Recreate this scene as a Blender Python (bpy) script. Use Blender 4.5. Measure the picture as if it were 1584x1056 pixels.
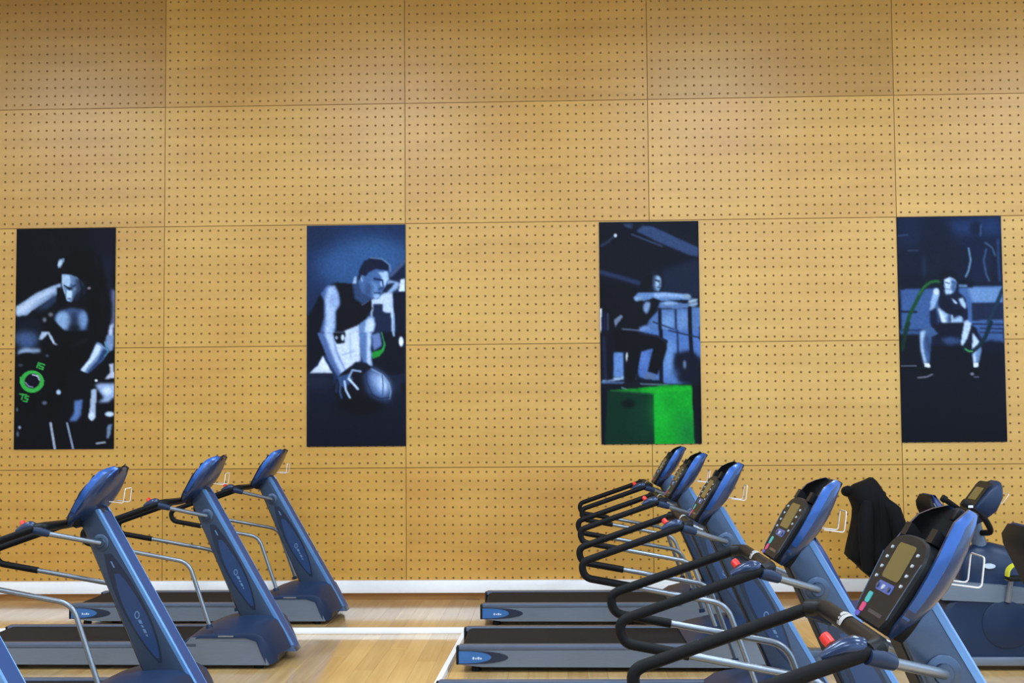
import bpy, bmesh, math, random
import numpy as np
from mathutils import Vector, Matrix

random.seed(7)
for o in list(bpy.data.objects):
    bpy.data.objects.remove(o)
scene = bpy.context.scene
COL = scene.collection

# ------------------------------------------------------------------ camera
CAM_H, FPX = 1.605, 1850.0
YAW, PITCH, ROLL = -0.03341, 0.05138, 0.00784
cam_data = bpy.data.cameras.new('camera')
cam = bpy.data.objects.new('camera', cam_data)
COL.objects.link(cam)
fw = Vector((math.sin(YAW) * math.cos(PITCH), math.cos(YAW) * math.cos(PITCH), math.sin(PITCH)))
rt = Vector((math.cos(YAW), -math.sin(YAW), 0))
up = rt.cross(fw)
r2 = rt * math.cos(ROLL) - up * math.sin(ROLL)
u2 = rt * math.sin(ROLL) + up * math.cos(ROLL)
M = Matrix((r2, u2, -fw)).transposed().to_4x4()
M.translation = Vector((0, 0, CAM_H))
cam.matrix_world = M
cam_data.sensor_fit = 'HORIZONTAL'
cam_data.sensor_width = 36.0
cam_data.lens = FPX / 1584.0 * 36.0
cam_data.shift_y = 23.0 / 1584.0
cam_data.clip_start = 0.05
cam_data.clip_end = 200
scene.camera = cam

# ------------------------------------------------------------------ world, exposure
world = bpy.data.worlds.new('world')
scene.world = world
world.use_nodes = True
bg = world.node_tree.nodes['Background']
bg.inputs[0].default_value = (0.56, 0.77, 1.0, 1)      # overcast daylight seen through the glazing
bg.inputs[1].default_value = 2.5
LAMP_W = 118.0                                           # power of one ceiling luminaire
LAMP_COL = (0.78, 0.95, 1.10)
vs = scene.view_settings
vs.view_transform = 'Standard'
vs.look = 'None'
vs.gamma = 1.0
vs.use_curve_mapping = False
vs.exposure = 0.13

# ------------------------------------------------------------------ helpers
def s2l(c):
    c = np.asarray(c, float) / 255.0
    return np.where(c <= 0.04045, c / 12.92, ((c + 0.055) / 1.055) ** 2.4)

def lin(r, g, b):
    v = s2l((r, g, b))
    return (float(v[0]), float(v[1]), float(v[2]), 1.0)

MATS = {}
def mat(name, col, rough=0.5, metal=0.0, noise=0.0, nscale=20.0, coat=0.0, spec=0.5, bump=0.0, emit=None, stretch=None):
    """plain procedural paint / plastic / metal with a little grain"""
    m = bpy.data.materials.new(name)
    m.use_nodes = True
    nt = m.node_tree
    b = nt.nodes['Principled BSDF']
    b.inputs['Base Color'].default_value = col
    b.inputs['Roughness'].default_value = rough
    b.inputs['Metallic'].default_value = metal
    b.inputs['Specular IOR Level'].default_value = spec
    b.inputs['Coat Weight'].default_value = coat
    b.inputs['Coat Roughness'].default_value = 0.12
    if noise > 0 or bump > 0:
        tc = nt.nodes.new('ShaderNodeTexCoord')
        mp = nt.nodes.new('ShaderNodeMapping')
        if stretch:
            mp.inputs['Scale'].default_value = stretch
        nz = nt.nodes.new('ShaderNodeTexNoise')
        nz.inputs['Scale'].default_value = nscale
        nz.inputs['Detail'].default_value = 4
        nt.links.new(tc.outputs['Object'], mp.inputs['Vector'])
        nt.links.new(mp.outputs['Vector'], nz.inputs['Vector'])
        if noise > 0:
            hs = nt.nodes.new('ShaderNodeMapRange')
            hs.inputs['From Min'].default_value = 0.3
            hs.inputs['From Max'].default_value = 0.7
            hs.inputs['To Min'].default_value = 1 - noise
            hs.inputs['To Max'].default_value = 1 + noise
            mx = nt.nodes.new('ShaderNodeMix')
            mx.data_type = 'RGBA'
            mx.blend_type = 'MULTIPLY'
            mx.inputs['Factor'].default_value = 1.0
            mx.inputs[6].default_value = col
            nt.links.new(nz.outputs['Fac'], hs.inputs['Value'])
            nt.links.new(hs.outputs['Result'], mx.inputs[7])
            nt.links.new(mx.outputs[2], b.inputs['Base Color'])
        if bump > 0:
            bp = nt.nodes.new('ShaderNodeBump')
            bp.inputs['Strength'].default_value = bump
            bp.inputs['Distance'].default_value = 0.002
            nt.links.new(nz.outputs['Fac'], bp.inputs['Height'])
            nt.links.new(bp.outputs['Normal'], b.inputs['Normal'])
    if emit:
        b.inputs['Emission Color'].default_value = emit[0]
        b.inputs['Emission Strength'].default_value = emit[1]
    MATS[name] = m
    return m

def wood(name, dark, light, rough, use_obj=True, along=0, sx=1.2, sy=14.0, coat=0.0, vary=0.12, spec=0.5, blotch=0.22, red=None, coat_r=0.1):
    """wood with grain along local axis `along`; object colour tints the single piece"""
    m = bpy.data.materials.new(name)
    m.use_nodes = True
    nt = m.node_tree
    N, L = nt.nodes, nt.links
    b = N['Principled BSDF']
    b.inputs['Roughness'].default_value = rough
    b.inputs['Coat Weight'].default_value = coat
    b.inputs['Coat Roughness'].default_value = coat_r
    b.inputs['Specular IOR Level'].default_value = spec
    tc = N.new('ShaderNodeTexCoord')
    oi = N.new('ShaderNodeObjectInfo')
    mp = N.new('ShaderNodeMapping')
    sc = [sy, sy, sy]
    sc[along] = sx
    mp.inputs['Scale'].default_value = sc
    off = N.new('ShaderNodeVectorMath')
    off.operation = 'SCALE'
    comb = N.new('ShaderNodeCombineXYZ')
    for i in range(3):
        L.new(oi.outputs['Random'], comb.inputs[i])
    L.new(comb.outputs[0], off.inputs[0])
    off.inputs['Scale'].default_value = 37.0
    addv = N.new('ShaderNodeVectorMath')
    L.new(tc.outputs['Object'], addv.inputs[0])
    L.new(off.outputs[0], addv.inputs[1])
    L.new(addv.outputs[0], mp.inputs['Vector'])
    nz = N.new('ShaderNodeTexNoise')
    nz.inputs['Scale'].default_value = 1.0
    nz.inputs['Detail'].default_value = 6
    nz.inputs['Roughness'].default_value = 0.6
    L.new(mp.outputs[0], nz.inputs['Vector'])
    rp = N.new('ShaderNodeValToRGB')
    rp.color_ramp.elements[0].position = 0.3
    rp.color_ramp.elements[1].position = 0.72
    rp.color_ramp.elements[0].color = dark
    rp.color_ramp.elements[1].color = light
    L.new(nz.outputs['Fac'], rp.inputs[0])
    nb = N.new('ShaderNodeTexNoise')
    nb.inputs['Scale'].default_value = 1.1
    nb.inputs['Detail'].default_value = 2
    L.new(addv.outputs[0], nb.inputs['Vector'])
    mr = N.new('ShaderNodeMapRange')
    mr.inputs['From Min'].default_value = 0.3
    mr.inputs['From Max'].default_value = 0.7
    L.new(nb.outputs['Fac'], mr.inputs['Value'])
    mx = N.new('ShaderNodeMix')
    mx.data_type = 'RGBA'
    mx.blend_type = 'MULTIPLY'
    L.new(mr.outputs[0], mx.inputs['Factor'])
    bl = N.new('ShaderNodeMix'); bl.data_type = 'RGBA'
    L.new(rp.outputs[0], mx.inputs[6])
    r = red or (1 - blotch * 0.55, 1 - blotch, 1 - blotch * 1.5)
    mx.inputs[7].default_value = (r[0], r[1], r[2], 1)
    m2 = N.new('ShaderNodeMix')
    m2.data_type = 'RGBA'
    m2.blend_type = 'MULTIPLY'
    m2.inputs['Factor'].default_value = 1.0 if use_obj else 0.0
    L.new(mx.outputs[2], m2.inputs[6])
    L.new(oi.outputs['Color'], m2.inputs[7])
    m3 = N.new('ShaderNodeMix')
    m3.data_type = 'RGBA'
    m3.blend_type = 'MULTIPLY'
    m3.inputs['Factor'].default_value = 1.0
    v = N.new('ShaderNodeMapRange')
    v.inputs['To Min'].default_value = 1 - vary
    v.inputs['To Max'].default_value = 1 + vary
    L.new(oi.outputs['Random'], v.inputs['Value'])
    L.new(m2.outputs[2], m3.inputs[6])
    L.new(v.outputs[0], m3.inputs[7])
    L.new(m3.outputs[2], b.inputs['Base Color'])
    N.remove(bl)
    MATS[name] = m
    return m

class MB:
    """collects vertices and faces; build() links them as one mesh object"""
    def __init__(self):
        self.v, self.f, self.mi = [], [], []
    def add(self, verts, faces, mi=0):
        o = len(self.v)
        self.v += [tuple(p) for p in verts]
        self.f += [tuple(i + o for i in f) for f in faces]
        self.mi += [mi] * len(faces)
        return self
    def box(self, x0, x1, y0, y1, z0, z1, bev=0.0, mi=0, seg=2):
        if bev <= 0:
            V = [(x, y, z) for z in (z0, z1) for y in (y0, y1) for x in (x0, x1)]
            F = [(0, 2, 3, 1), (4, 5, 7, 6), (0, 1, 5, 4), (2, 6, 7, 3), (0, 4, 6, 2), (1, 3, 7, 5)]
            return self.add(V, F, mi)
        bm = bmesh.new()
        bmesh.ops.create_cube(bm, size=1)
        for vv in bm.verts:
            vv.co = Vector(((x0 + x1) / 2 + vv.co.x * (x1 - x0), (y0 + y1) / 2 + vv.co.y * (y1 - y0), (z0 + z1) / 2 + vv.co.z * (z1 - z0)))
        bmesh.ops.bevel(bm, geom=bm.edges[:], offset=bev, segments=seg, affect='EDGES', profile=0.5)
        return self.bm(bm, mi)
    def bm(self, bm, mi=0):
        bm.verts.index_update()
        self.add([v.co[:] for v in bm.verts], [[v.index for v in f.verts] for f in bm.faces], mi)
        bm.free()
        return self
    def loft(self, rings, cap0=True, cap1=True, closed=True, mi=0):
        n = len(rings[0])
        V = [p for r in rings for p in r]
        F = []
        for i in range(len(rings) - 1):
            for j in range(n if closed else n - 1):
                k = (j + 1) % n
                F.append((i * n + j, i * n + k, (i + 1) * n + k, (i + 1) * n + j))
        if cap0:
            F.append(tuple(range(n - 1, -1, -1)))
        if cap1:
            F.append(tuple((len(rings) - 1) * n + j for j in range(n)))
        return self.add(V, F, mi)
    def tube(self, pts, r, n=10, caps=True, mi=0):
        pts = [Vector(p) for p in pts]
        rr = r if isinstance(r, (list, tuple)) else [r] * len(pts)
        rings = []
        t0 = (pts[1] - pts[0]).normalized()
        ref = Vector((0, 1, 0)) if abs(t0.y) < 0.9 else Vector((0, 0, 1))
        nrm = (ref - t0 * ref.dot(t0)).normalized()
        for i, p in enumerate(pts):
            if i == 0:
                t = t0
            elif i == len(pts) - 1:
                t = (pts[-1] - pts[-2]).normalized()
            else:
                t = ((pts[i] - pts[i - 1]).normalized() + (pts[i + 1] - pts[i]).normalized()).normalized()
            nrm = (nrm - t * nrm.dot(t)).normalized()
            bn = t.cross(nrm)
            rings.append([p + (nrm * math.cos(a) + bn * math.sin(a)) * rr[i] for a in [2 * math.pi * j / n for j in range(n)]])
        return self.loft(rings, caps, caps, True, mi)
    def prism(self, poly, axis, a, b, mi=0):
        """polygon in the plane normal to axis, extruded from a to b"""
        def put(p, h):
            return {'x': (h, p[0], p[1]), 'y': (p[0], h, p[1]), 'z': (p[0], p[1], h)}[axis]
        n = len(poly)
        V = [put(p, a) for p in poly] + [put(p, b) for p in poly]
        F = [tuple(range(n)), tuple(range(2 * n - 1, n - 1, -1))]
        F += [(j, n + j, n + (j + 1) % n, (j + 1) % n) for j in range(n)]
        return self.add(V, F, mi)
    def xf(self, fn):
        self.v = [tuple(fn(*p)) for p in self.v]
        return self
    def build(self, name, m, parent=None, smooth=True, angle=40):
        me = bpy.data.meshes.new(name)
        me.from_pydata(self.v, [], self.f)
        ms = m if isinstance(m, (list, tuple)) else [m]
        for q in ms:
            me.materials.append(MATS[q])
        if len(ms) > 1:
            me.polygons.foreach_set('material_index', self.mi)
        me.validate()
        bm = bmesh.new()
        bm.from_mesh(me)
        bmesh.ops.recalc_face_normals(bm, faces=bm.faces)
        bm.to_mesh(me)
        bm.free()
        if smooth:
            me.polygons.foreach_set('use_smooth', [True] * len(me.polygons))
            me.set_sharp_from_angle(angle=math.radians(angle))
        o = bpy.data.objects.new(name, me)
        COL.objects.link(o)
        if parent:
            o.parent = parent
        return o

def fillet(pts, rad, seg=7):
    """polyline with rounded corners"""
    pts = [Vector(p) for p in pts]
    if not isinstance(rad, (list, tuple)):
        rad = [rad] * len(pts)
    out = [pts[0]]
    for i in range(1, len(pts) - 1):
        a, b, c = pts[i - 1], pts[i], pts[i + 1]
        d1, d2 = (a - b), (c - b)
        l = min(rad[i], d1.length * 0.49, d2.length * 0.49)
        p, q = b + d1.normalized() * l, b + d2.normalized() * l
        for k in range(seg + 1):
            t = k / seg
            out.append(p * (1 - t) ** 2 + b * 2 * t * (1 - t) + q * t * t)
    out.append(pts[-1])
    return out

def rrect(x0, x1, y0, y1, r, n=4):
    out = []
    for cx, cy, a0 in ((x1 - r, y1 - r, 0), (x0 + r, y1 - r, 90), (x0 + r, y0 + r, 180), (x1 - r, y0 + r, 270)):
        for k in range(n + 1):
            a = math.radians(a0 + 90 * k / n)
            out.append((cx + r * math.cos(a), cy + r * math.sin(a)))
    return out

def ellipse(cx, cy, rx, ry, n=24):
    return [(cx + rx * math.cos(2 * math.pi * k / n), cy + ry * math.sin(2 * math.pi * k / n)) for k in range(n)]

def empty(name, loc, rz=0.0):
    o = bpy.data.objects.new(name, None)
    o.empty_display_size = 0.1
    COL.objects.link(o)
    o.location = loc
    o.rotation_euler = (0, 0, rz)
    return o

def tag(o, label=None, cat=None, group=None, kind=None):
    if label: o['label'] = label
    if cat: o['category'] = cat
    if group: o['group'] = group
    if kind: o['kind'] = kind
    return o

def copy_tree(o, parent=None):
    c = o.copy()
    COL.objects.link(c)
    c.parent = parent
    for ch in list(o.children):
        copy_tree(ch, c)
    return c

# ------------------------------------------------------------------ materials
wood('panel_wood', lin(193, 149, 66), lin(209, 164, 79), 0.38, along=0, sx=0.7, sy=6.0, vary=0.0, spec=0.5, blotch=0.16, coat=0.35, coat_r=0.36)
wood('floor_wood', lin(204, 164, 104), lin(230, 193, 134), 0.30, along=1, sx=0.9, sy=26.0, vary=0.10, spec=0.6, coat=1.0, coat_r=0.10, use_obj=False)
mat('backing', lin(150, 110, 54), 0.9, noise=0.1)
mat('skirting_wood', lin(176, 122, 62), 0.5, noise=0.12, nscale=6, stretch=(0.4, 8, 8))
mat('white_paint', lin(244, 244, 248), 0.35, noise=0.02)
mat('plaster', lin(212, 214, 216), 0.8, noise=0.03, nscale=3)
mat('grey_wall_paint', lin(128, 128, 128), 0.8, noise=0.03, nscale=3)
mat('ceiling_paint', lin(190, 194, 198), 0.85, noise=0.03, nscale=3)
mat('lamp_glow', (1, 1, 1, 1), 0.4, emit=((0.88, 0.96, 1.0, 1), 6.0))
mat('alu_frame', lin(150, 155, 160), 0.4, metal=0.6, noise=0.03)
mat('blue_paint', lin(26, 46, 82), 0.30, metal=0.3, noise=0.05, nscale=180, coat=0.35)
mat('post_paint', lin(70, 85, 110), 0.36, metal=0.75, noise=0.06, nscale=260, coat=0.2)
mat('navy_plastic', lin(24, 41, 70), 0.42, spec=0.3, noise=0.05, nscale=160)
mat('cap_blue', lin(46, 98, 158), 0.35, noise=0.05, coat=0.2)
mat('shell_blue', lin(26, 48, 88), 0.30, metal=0.3, noise=0.05, nscale=160, coat=0.3)
mat('inlay_navy', lin(20, 33, 56), 0.35, noise=0.04, coat=0.3)
mat('inlay_blue', lin(29, 55, 96), 0.35, noise=0.05, coat=0.3)
mat('grey_panel', lin(112, 122, 138), 0.36, metal=0.4, noise=0.06, nscale=60, stretch=(0.3, 6, 6))
mat('rail_grey', lin(88, 100, 122), 0.4, metal=0.3, noise=0.05)
mat('black_rubber', lin(14, 14, 18), 0.7, spec=0.25, noise=0.12, nscale=120, bump=0.15)
mat('black_plastic', lin(13, 13, 17), 0.45, spec=0.25, noise=0.08, nscale=120)
mat('grip_foam', lin(9, 9, 14), 0.58, spec=0.18, noise=0.12, nscale=220, bump=0.2)
mat('belt_rubber', lin(18, 19, 25), 0.75, spec=0.25, noise=0.10, nscale=90, bump=0.1)
mat('console_black', lin(20, 22, 27), 0.45, spec=0.18, noise=0.06, nscale=120)
mat('silver_tube', lin(136, 143, 154), 0.36, metal=0.85, noise=0.03, nscale=60)
mat('chrome', lin(214, 216, 222), 0.38, metal=0.5, noise=0.02)
mat('screen_olive', lin(92, 82, 46), 0.25, noise=0.06, nscale=30)
mat('button_grey', lin(176, 182, 190), 0.4, noise=0.03)
mat('button_blue', lin(66, 84, 150), 0.4, noise=0.03)
mat('button_teal', lin(54, 160, 160), 0.4, noise=0.03)
mat('button_pink', lin(196, 60, 110), 0.4, noise=0.03)
mat('button_violet', lin(80, 70, 170), 0.4, noise=0.03)
mat('stop_red', lin(214, 34, 26), 0.35, noise=0.03)
mat('mark_pale', lin(92, 122, 160), 0.4, noise=0.03)
mat('mark_white', lin(190, 204, 222), 0.4, noise=0.03)
mat('wire_white', lin(236, 232, 230), 0.3, noise=0.02)
mat('cloth_black', lin(9, 9, 13), 0.9, spec=0.25, noise=0.15, nscale=60, bump=0.4)
mat('vinyl_blue', lin(24, 50, 108), 0.42, noise=0.06, nscale=120)
mat('vinyl_black', lin(18, 19, 24), 0.5, spec=0.2, noise=0.06, nscale=120)
mat('piping_grey', lin(110, 112, 116), 0.5, noise=0.04)
mat('yellow_plastic', lin(206, 200, 36), 0.4, noise=0.04)
mat('glass_grey', lin(180, 196, 210), 0.05)

# ------------------------------------------------------------------ the room
WALL_Y = 10.706
PANEL_W, PANEL_H = 2.2, 1.1
X0, Z0 = -3.515, 4.467           # first visible seam crossing
XL, XR = X0 - 2 * PANEL_W, X0 + 5 * PANEL_W
YB = -6.0
ZC = Z0 + 2 * PANEL_H

back = MB().box(XL - 0.2, XR + 0.2, WALL_Y + 0.007, WALL_Y + 0.2, -0.2, ZC).build('wall_back', 'backing', smooth=False)
tag(back, kind='structure')

# perforated board: a real hole in every cell of the grid
NX, NZ = 29, 14
GAP = 0.0035
def panel_mesh():
    mb = MB()
    w, h = PANEL_W - 2 * GAP, PANEL_H - 2 * GAP
    cx, cz = w / NX, h / NZ
    R, T = 0.0108, 0.006
    # ring between a cell's square edge and its octagonal hole
    V, F = [], []
    idx = {}
    def gv(i2, j2):
        if (i2, j2) not in idx:
            idx[(i2, j2)] = len(V)
            V.append((-w / 2 + i2 * cx / 2, 0, -h / 2 + j2 * cz / 2))
        return idx[(i2, j2)]
    for i in range(NX):
        for j in range(NZ):
            sq = [gv(2 * i + a, 2 * j + b) for a, b in ((2, 1), (2, 2), (1, 2), (0, 2), (0, 1), (0, 0), (1, 0), (2, 0))]
            mx, mz = -w / 2 + (i + 0.5) * cx, -h / 2 + (j + 0.5) * cz
            o = len(V)
            for k in range(8):
                a = math.pi / 4 * k
                V.append((mx + R * math.cos(a), 0, mz + R * math.sin(a)))
            for k in range(8):
                a = math.pi / 4 * k
                V.append((mx + R * math.cos(a), T, mz + R * math.sin(a)))
            for k in range(8):
                k1 = (k + 1) % 8
                F.append((sq[k], o + k, o + k1, sq[k1]))
                F.append((o + k, o + 8 + k, o + 8 + k1, o + k1))
    mb.add(V, F)
    a, b = w / 2, h / 2
    for p, q in (((-a, -b), (a, -b)), ((a, -b), (a, b)), ((a, b), (-a, b)), ((-a, b), (-a, -b))):
        mb.add([(p[0], 0, p[1]), (q[0], 0, q[1]), (q[0], T, q[1]), (p[0], T, p[1])], [(0, 1, 2, 3)])
    return mb
first = panel_mesh().build('panel', 'panel_wood', smooth=False)
# board tone with light falloff painted in: top darker, middle rows lighter (rows from the ceiling down, columns left to right)
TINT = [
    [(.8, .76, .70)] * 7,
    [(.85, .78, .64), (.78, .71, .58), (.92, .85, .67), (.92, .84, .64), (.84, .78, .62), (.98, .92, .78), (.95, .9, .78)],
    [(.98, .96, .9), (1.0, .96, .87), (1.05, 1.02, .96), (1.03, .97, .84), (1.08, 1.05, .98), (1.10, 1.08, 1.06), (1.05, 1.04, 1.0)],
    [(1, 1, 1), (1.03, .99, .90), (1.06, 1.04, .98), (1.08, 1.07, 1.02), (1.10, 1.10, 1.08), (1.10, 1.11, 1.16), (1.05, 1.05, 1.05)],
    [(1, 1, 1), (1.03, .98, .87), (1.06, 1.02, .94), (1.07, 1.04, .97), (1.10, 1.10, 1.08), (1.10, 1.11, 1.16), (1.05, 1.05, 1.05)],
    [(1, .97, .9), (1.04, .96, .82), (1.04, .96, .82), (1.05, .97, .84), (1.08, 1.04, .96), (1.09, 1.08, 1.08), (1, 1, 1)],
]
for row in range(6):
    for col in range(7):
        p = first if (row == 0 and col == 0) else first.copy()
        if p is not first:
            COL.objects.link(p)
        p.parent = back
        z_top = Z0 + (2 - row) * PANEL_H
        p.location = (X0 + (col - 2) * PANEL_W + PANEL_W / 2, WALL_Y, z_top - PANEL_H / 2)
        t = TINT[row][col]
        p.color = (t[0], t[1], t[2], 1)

# skirting zone: wooden board at the foot of the wall and the white ledge over it
tag(MB().box(XL, XR, WALL_Y - 0.004, WALL_Y + 0.016, 0.0, 0.063).build('baseboard_back', 'skirting_wood', smooth=False), kind='structure')
tag(MB().box(XL, XR, WALL_Y - 0.075, WALL_Y - 0.001, 0.066, 0.172, bev=0.004).build('trim_1', 'white_paint'), kind='structure')

# floor: boards run towards the wall
fl = MB().box(XL, XR, YB, WALL_Y + 0.02, -0.2, -0.012).build('floor', 'backing', smooth=False)
tag(fl, kind='structure')
PW, PL = 0.124, 1.95
BX0, BX1 = -4.95, 4.95
def plank_mesh(L):
    w = PW / 2 - 0.0004
    mb = MB()
    c = 0.0005
    ring = lambda d, z: [(-w + d, -L / 2 + d, z), (w - d, -L / 2 + d, z), (w - d, L / 2 - d, z), (-w + d, L / 2 - d, z)]
    return mb.loft([ring(0, -0.012), ring(0, -c), ring(c * 0.8, 0)])
pm = plank_mesh(PL - 0.001).build('plank', 'floor_wood', fl, smooth=False)
ncol = int(round((BX1 - BX0) / PW))
rest = MB()
count = 0
for i in range(ncol + 30):
    x = -1.035 + PW / 2 + (i - 32) * PW
    if not (XL < x - PW / 2 and x + PW / 2 < XR):
        continue
    y = WALL_Y - 0.004
    off = (i * 0.618 % 1.0) * PL
    first_cut = y - off
    k = 0
    # first (cut) board, then full ones towards the room
    edges = [y, first_cut] + [first_cut - (n + 1) * PL for n in range(9)]
    for a, b in zip(edges[:-1], edges[1:]):
        if a - b < 0.05:
            continue
        b = max(b, YB)
        if a <= YB:
            break
        cy = (a + b) / 2
        full = abs((a - b) - PL) < 1e-6
        in_view = -4.9 < x < 3.9 and cy > 5.6
        if in_view and count < 298:
            if count == 0:
                p = pm
            else:
                p = pm.copy()
                COL.objects.link(p)
            p.location = (x, cy, 0)
            p.scale = (1, (a - b) / PL, 1)
            count += 1
        else:
            m_ = plank_mesh(a - b - 0.001)
            rest.add([(vx + x, vy + cy, vz) for vx, vy, vz in m_.v], m_.f)
tag(rest.build('floor_boards', 'floor_wood', fl, smooth=False), kind='stuff')

# side walls, ceiling, glazed rear side
tag(MB().box(XL - 0.2, XL, YB, WALL_Y + 0.016, -0.2, ZC).build('wall_left', 'plaster', smooth=False), kind='structure')
YG0, YG1 = -5.0, 7.6             # glazed stretch of the right-hand wall
wr_ = MB().box(XR, XR + 0.2, YB, YG0, -0.2, ZC).box(XR, XR + 0.2, YG1, WALL_Y + 0.016, -0.2, ZC)
wr_.box(XR, XR + 0.2, YG0, YG1, -0.2, 0.9).box(XR, XR + 0.2, YG0, YG1, 4.6, ZC)
tag(wr_.build('wall_right', 'plaster', smooth=False), kind='structure')
for i in range(6):
    ya, yb = YG0 + (YG1 - YG0) * i / 6, YG0 + (YG1 - YG0) * (i + 1) / 6
    fr = MB()
    for (a, b, c, d) in ((ya, ya + 0.06, 0.9, 4.6), (yb - 0.06, yb, 0.9, 4.6), (ya + 0.06, yb - 0.06, 0.9, 0.96), (ya + 0.06, yb - 0.06, 4.54, 4.6), (ya + 0.06, yb - 0.06, 2.7, 2.76)):
        fr.box(XR + 0.06, XR + 0.14, a, b, c, d)
    tag(fr.build('window_%d' % (i + 6), 'alu_frame', smooth=False), kind='structure')
tag(MB().box(XL - 0.2, XR + 0.2, YB - 0.2, WALL_Y + 0.2, ZC, ZC + 0.2).build('ceiling', 'ceiling_paint', smooth=False), kind='structure')
XG = -1.6                       # the rear side is solid up to here, glazed to the right of it
rear = MB().box(XL - 0.2, XG, YB - 0.2, YB, -0.2, ZC).box(XG, XR + 0.2, YB - 0.2, YB, -0.2, 0.4).box(XG, XR + 0.2, YB - 0.2, YB, 5.6, ZC)
tag(rear.build('wall_rear', 'grey_wall_paint', smooth=False), kind='structure')
nb = 5
for i in range(nb):
    xa, xb = XG + (XR - XG) * i / nb, XG + (XR - XG) * (i + 1) / nb
    fr = MB()
    for (a, b, c, d) in ((xa, xa + 0.06, 0.4, 5.6), (xb - 0.06, xb, 0.4, 5.6), (xa + 0.06, xb - 0.06, 0.4, 0.46), (xa + 0.06, xb - 0.06, 5.54, 5.6), (xa + 0.06, xb - 0.06, 2.9, 2.96)):
        fr.box(a, b, YB - 0.14, YB - 0.06, c, d)
    tag(fr.build('window_%d' % (i + 1), 'alu_frame', smooth=False), kind='structure')

# ceiling luminaires
LX = (-6.0, -2.0, 2.0, 6.0)
LY = (-2.5, 2.0, 6.3)
side_word = ('leftmost', 'second from left', 'third from left', 'rightmost')
row_word = ('row by the rear windows', 'middle row', 'row nearest the perforated wall')
for iy, y in enumerate(LY):
    for ix, x in enumerate(LX):
        root = empty('ceiling_light', (x, y, ZC - 1.0))
        tag(root, 'white hanging strip light, %s in the %s' % (side_word[ix], row_word[iy]), 'ceiling light', 'hanging strip lights under the ceiling')
        MB().box(-0.75, 0.75, -0.14, 0.14, 0.03, 0.1, bev=0.01).build('housing', 'white_paint', root)
        MB().box(-0.72, 0.72, -0.12, 0.12, 0.012, 0.03).build('diffuser', 'lamp_glow', root, smooth=False)
        for s in (-0.6, 0.6):
            MB().tube([(s, 0, 0.1), (s, 0, 1.0)], 0.006, 6).build('suspension_rod', 'alu_frame', root)
        ld = bpy.data.lights.new('lamp', 'AREA')
        ld.shape = 'RECTANGLE'
        ld.size, ld.size_y = 1.4, 0.24
        ld.energy = LAMP_W
        ld.color = LAMP_COL
        lo = bpy.data.objects.new('lamp', ld)
        COL.objects.link(lo)
        lo.parent = root

# white cable trunking on the floor
MBc = MB().box(-4.5, -0.60, 9.0, 9.045, 0.0, 0.042, bev=0.004)
tag(MBc.build('cable_duct', 'white_paint'), 'low white cable duct across the floor between the two far treadmills', 'cable duct')
d = MB()
a0, a1 = Vector((-0.665, 9.04, 0)), Vector((-0.775, 4.2, 0))
dirn = (a1 - a0).normalized()
sid = Vector((-dirn.y, dirn.x, 0)) * 0.016
ring = lambda p: [p - sid, p + sid, p + sid + Vector((0, 0, 0.03)), p - sid + Vector((0, 0, 0.03))]
d.loft([ring(a0 - Vector((0, 0.06, 0))), ring(a1)])
tag(d.build('cable_duct', 'white_paint', smooth=False), 'narrow white cable duct along the rear ends of the right treadmills', 'cable duct')

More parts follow.
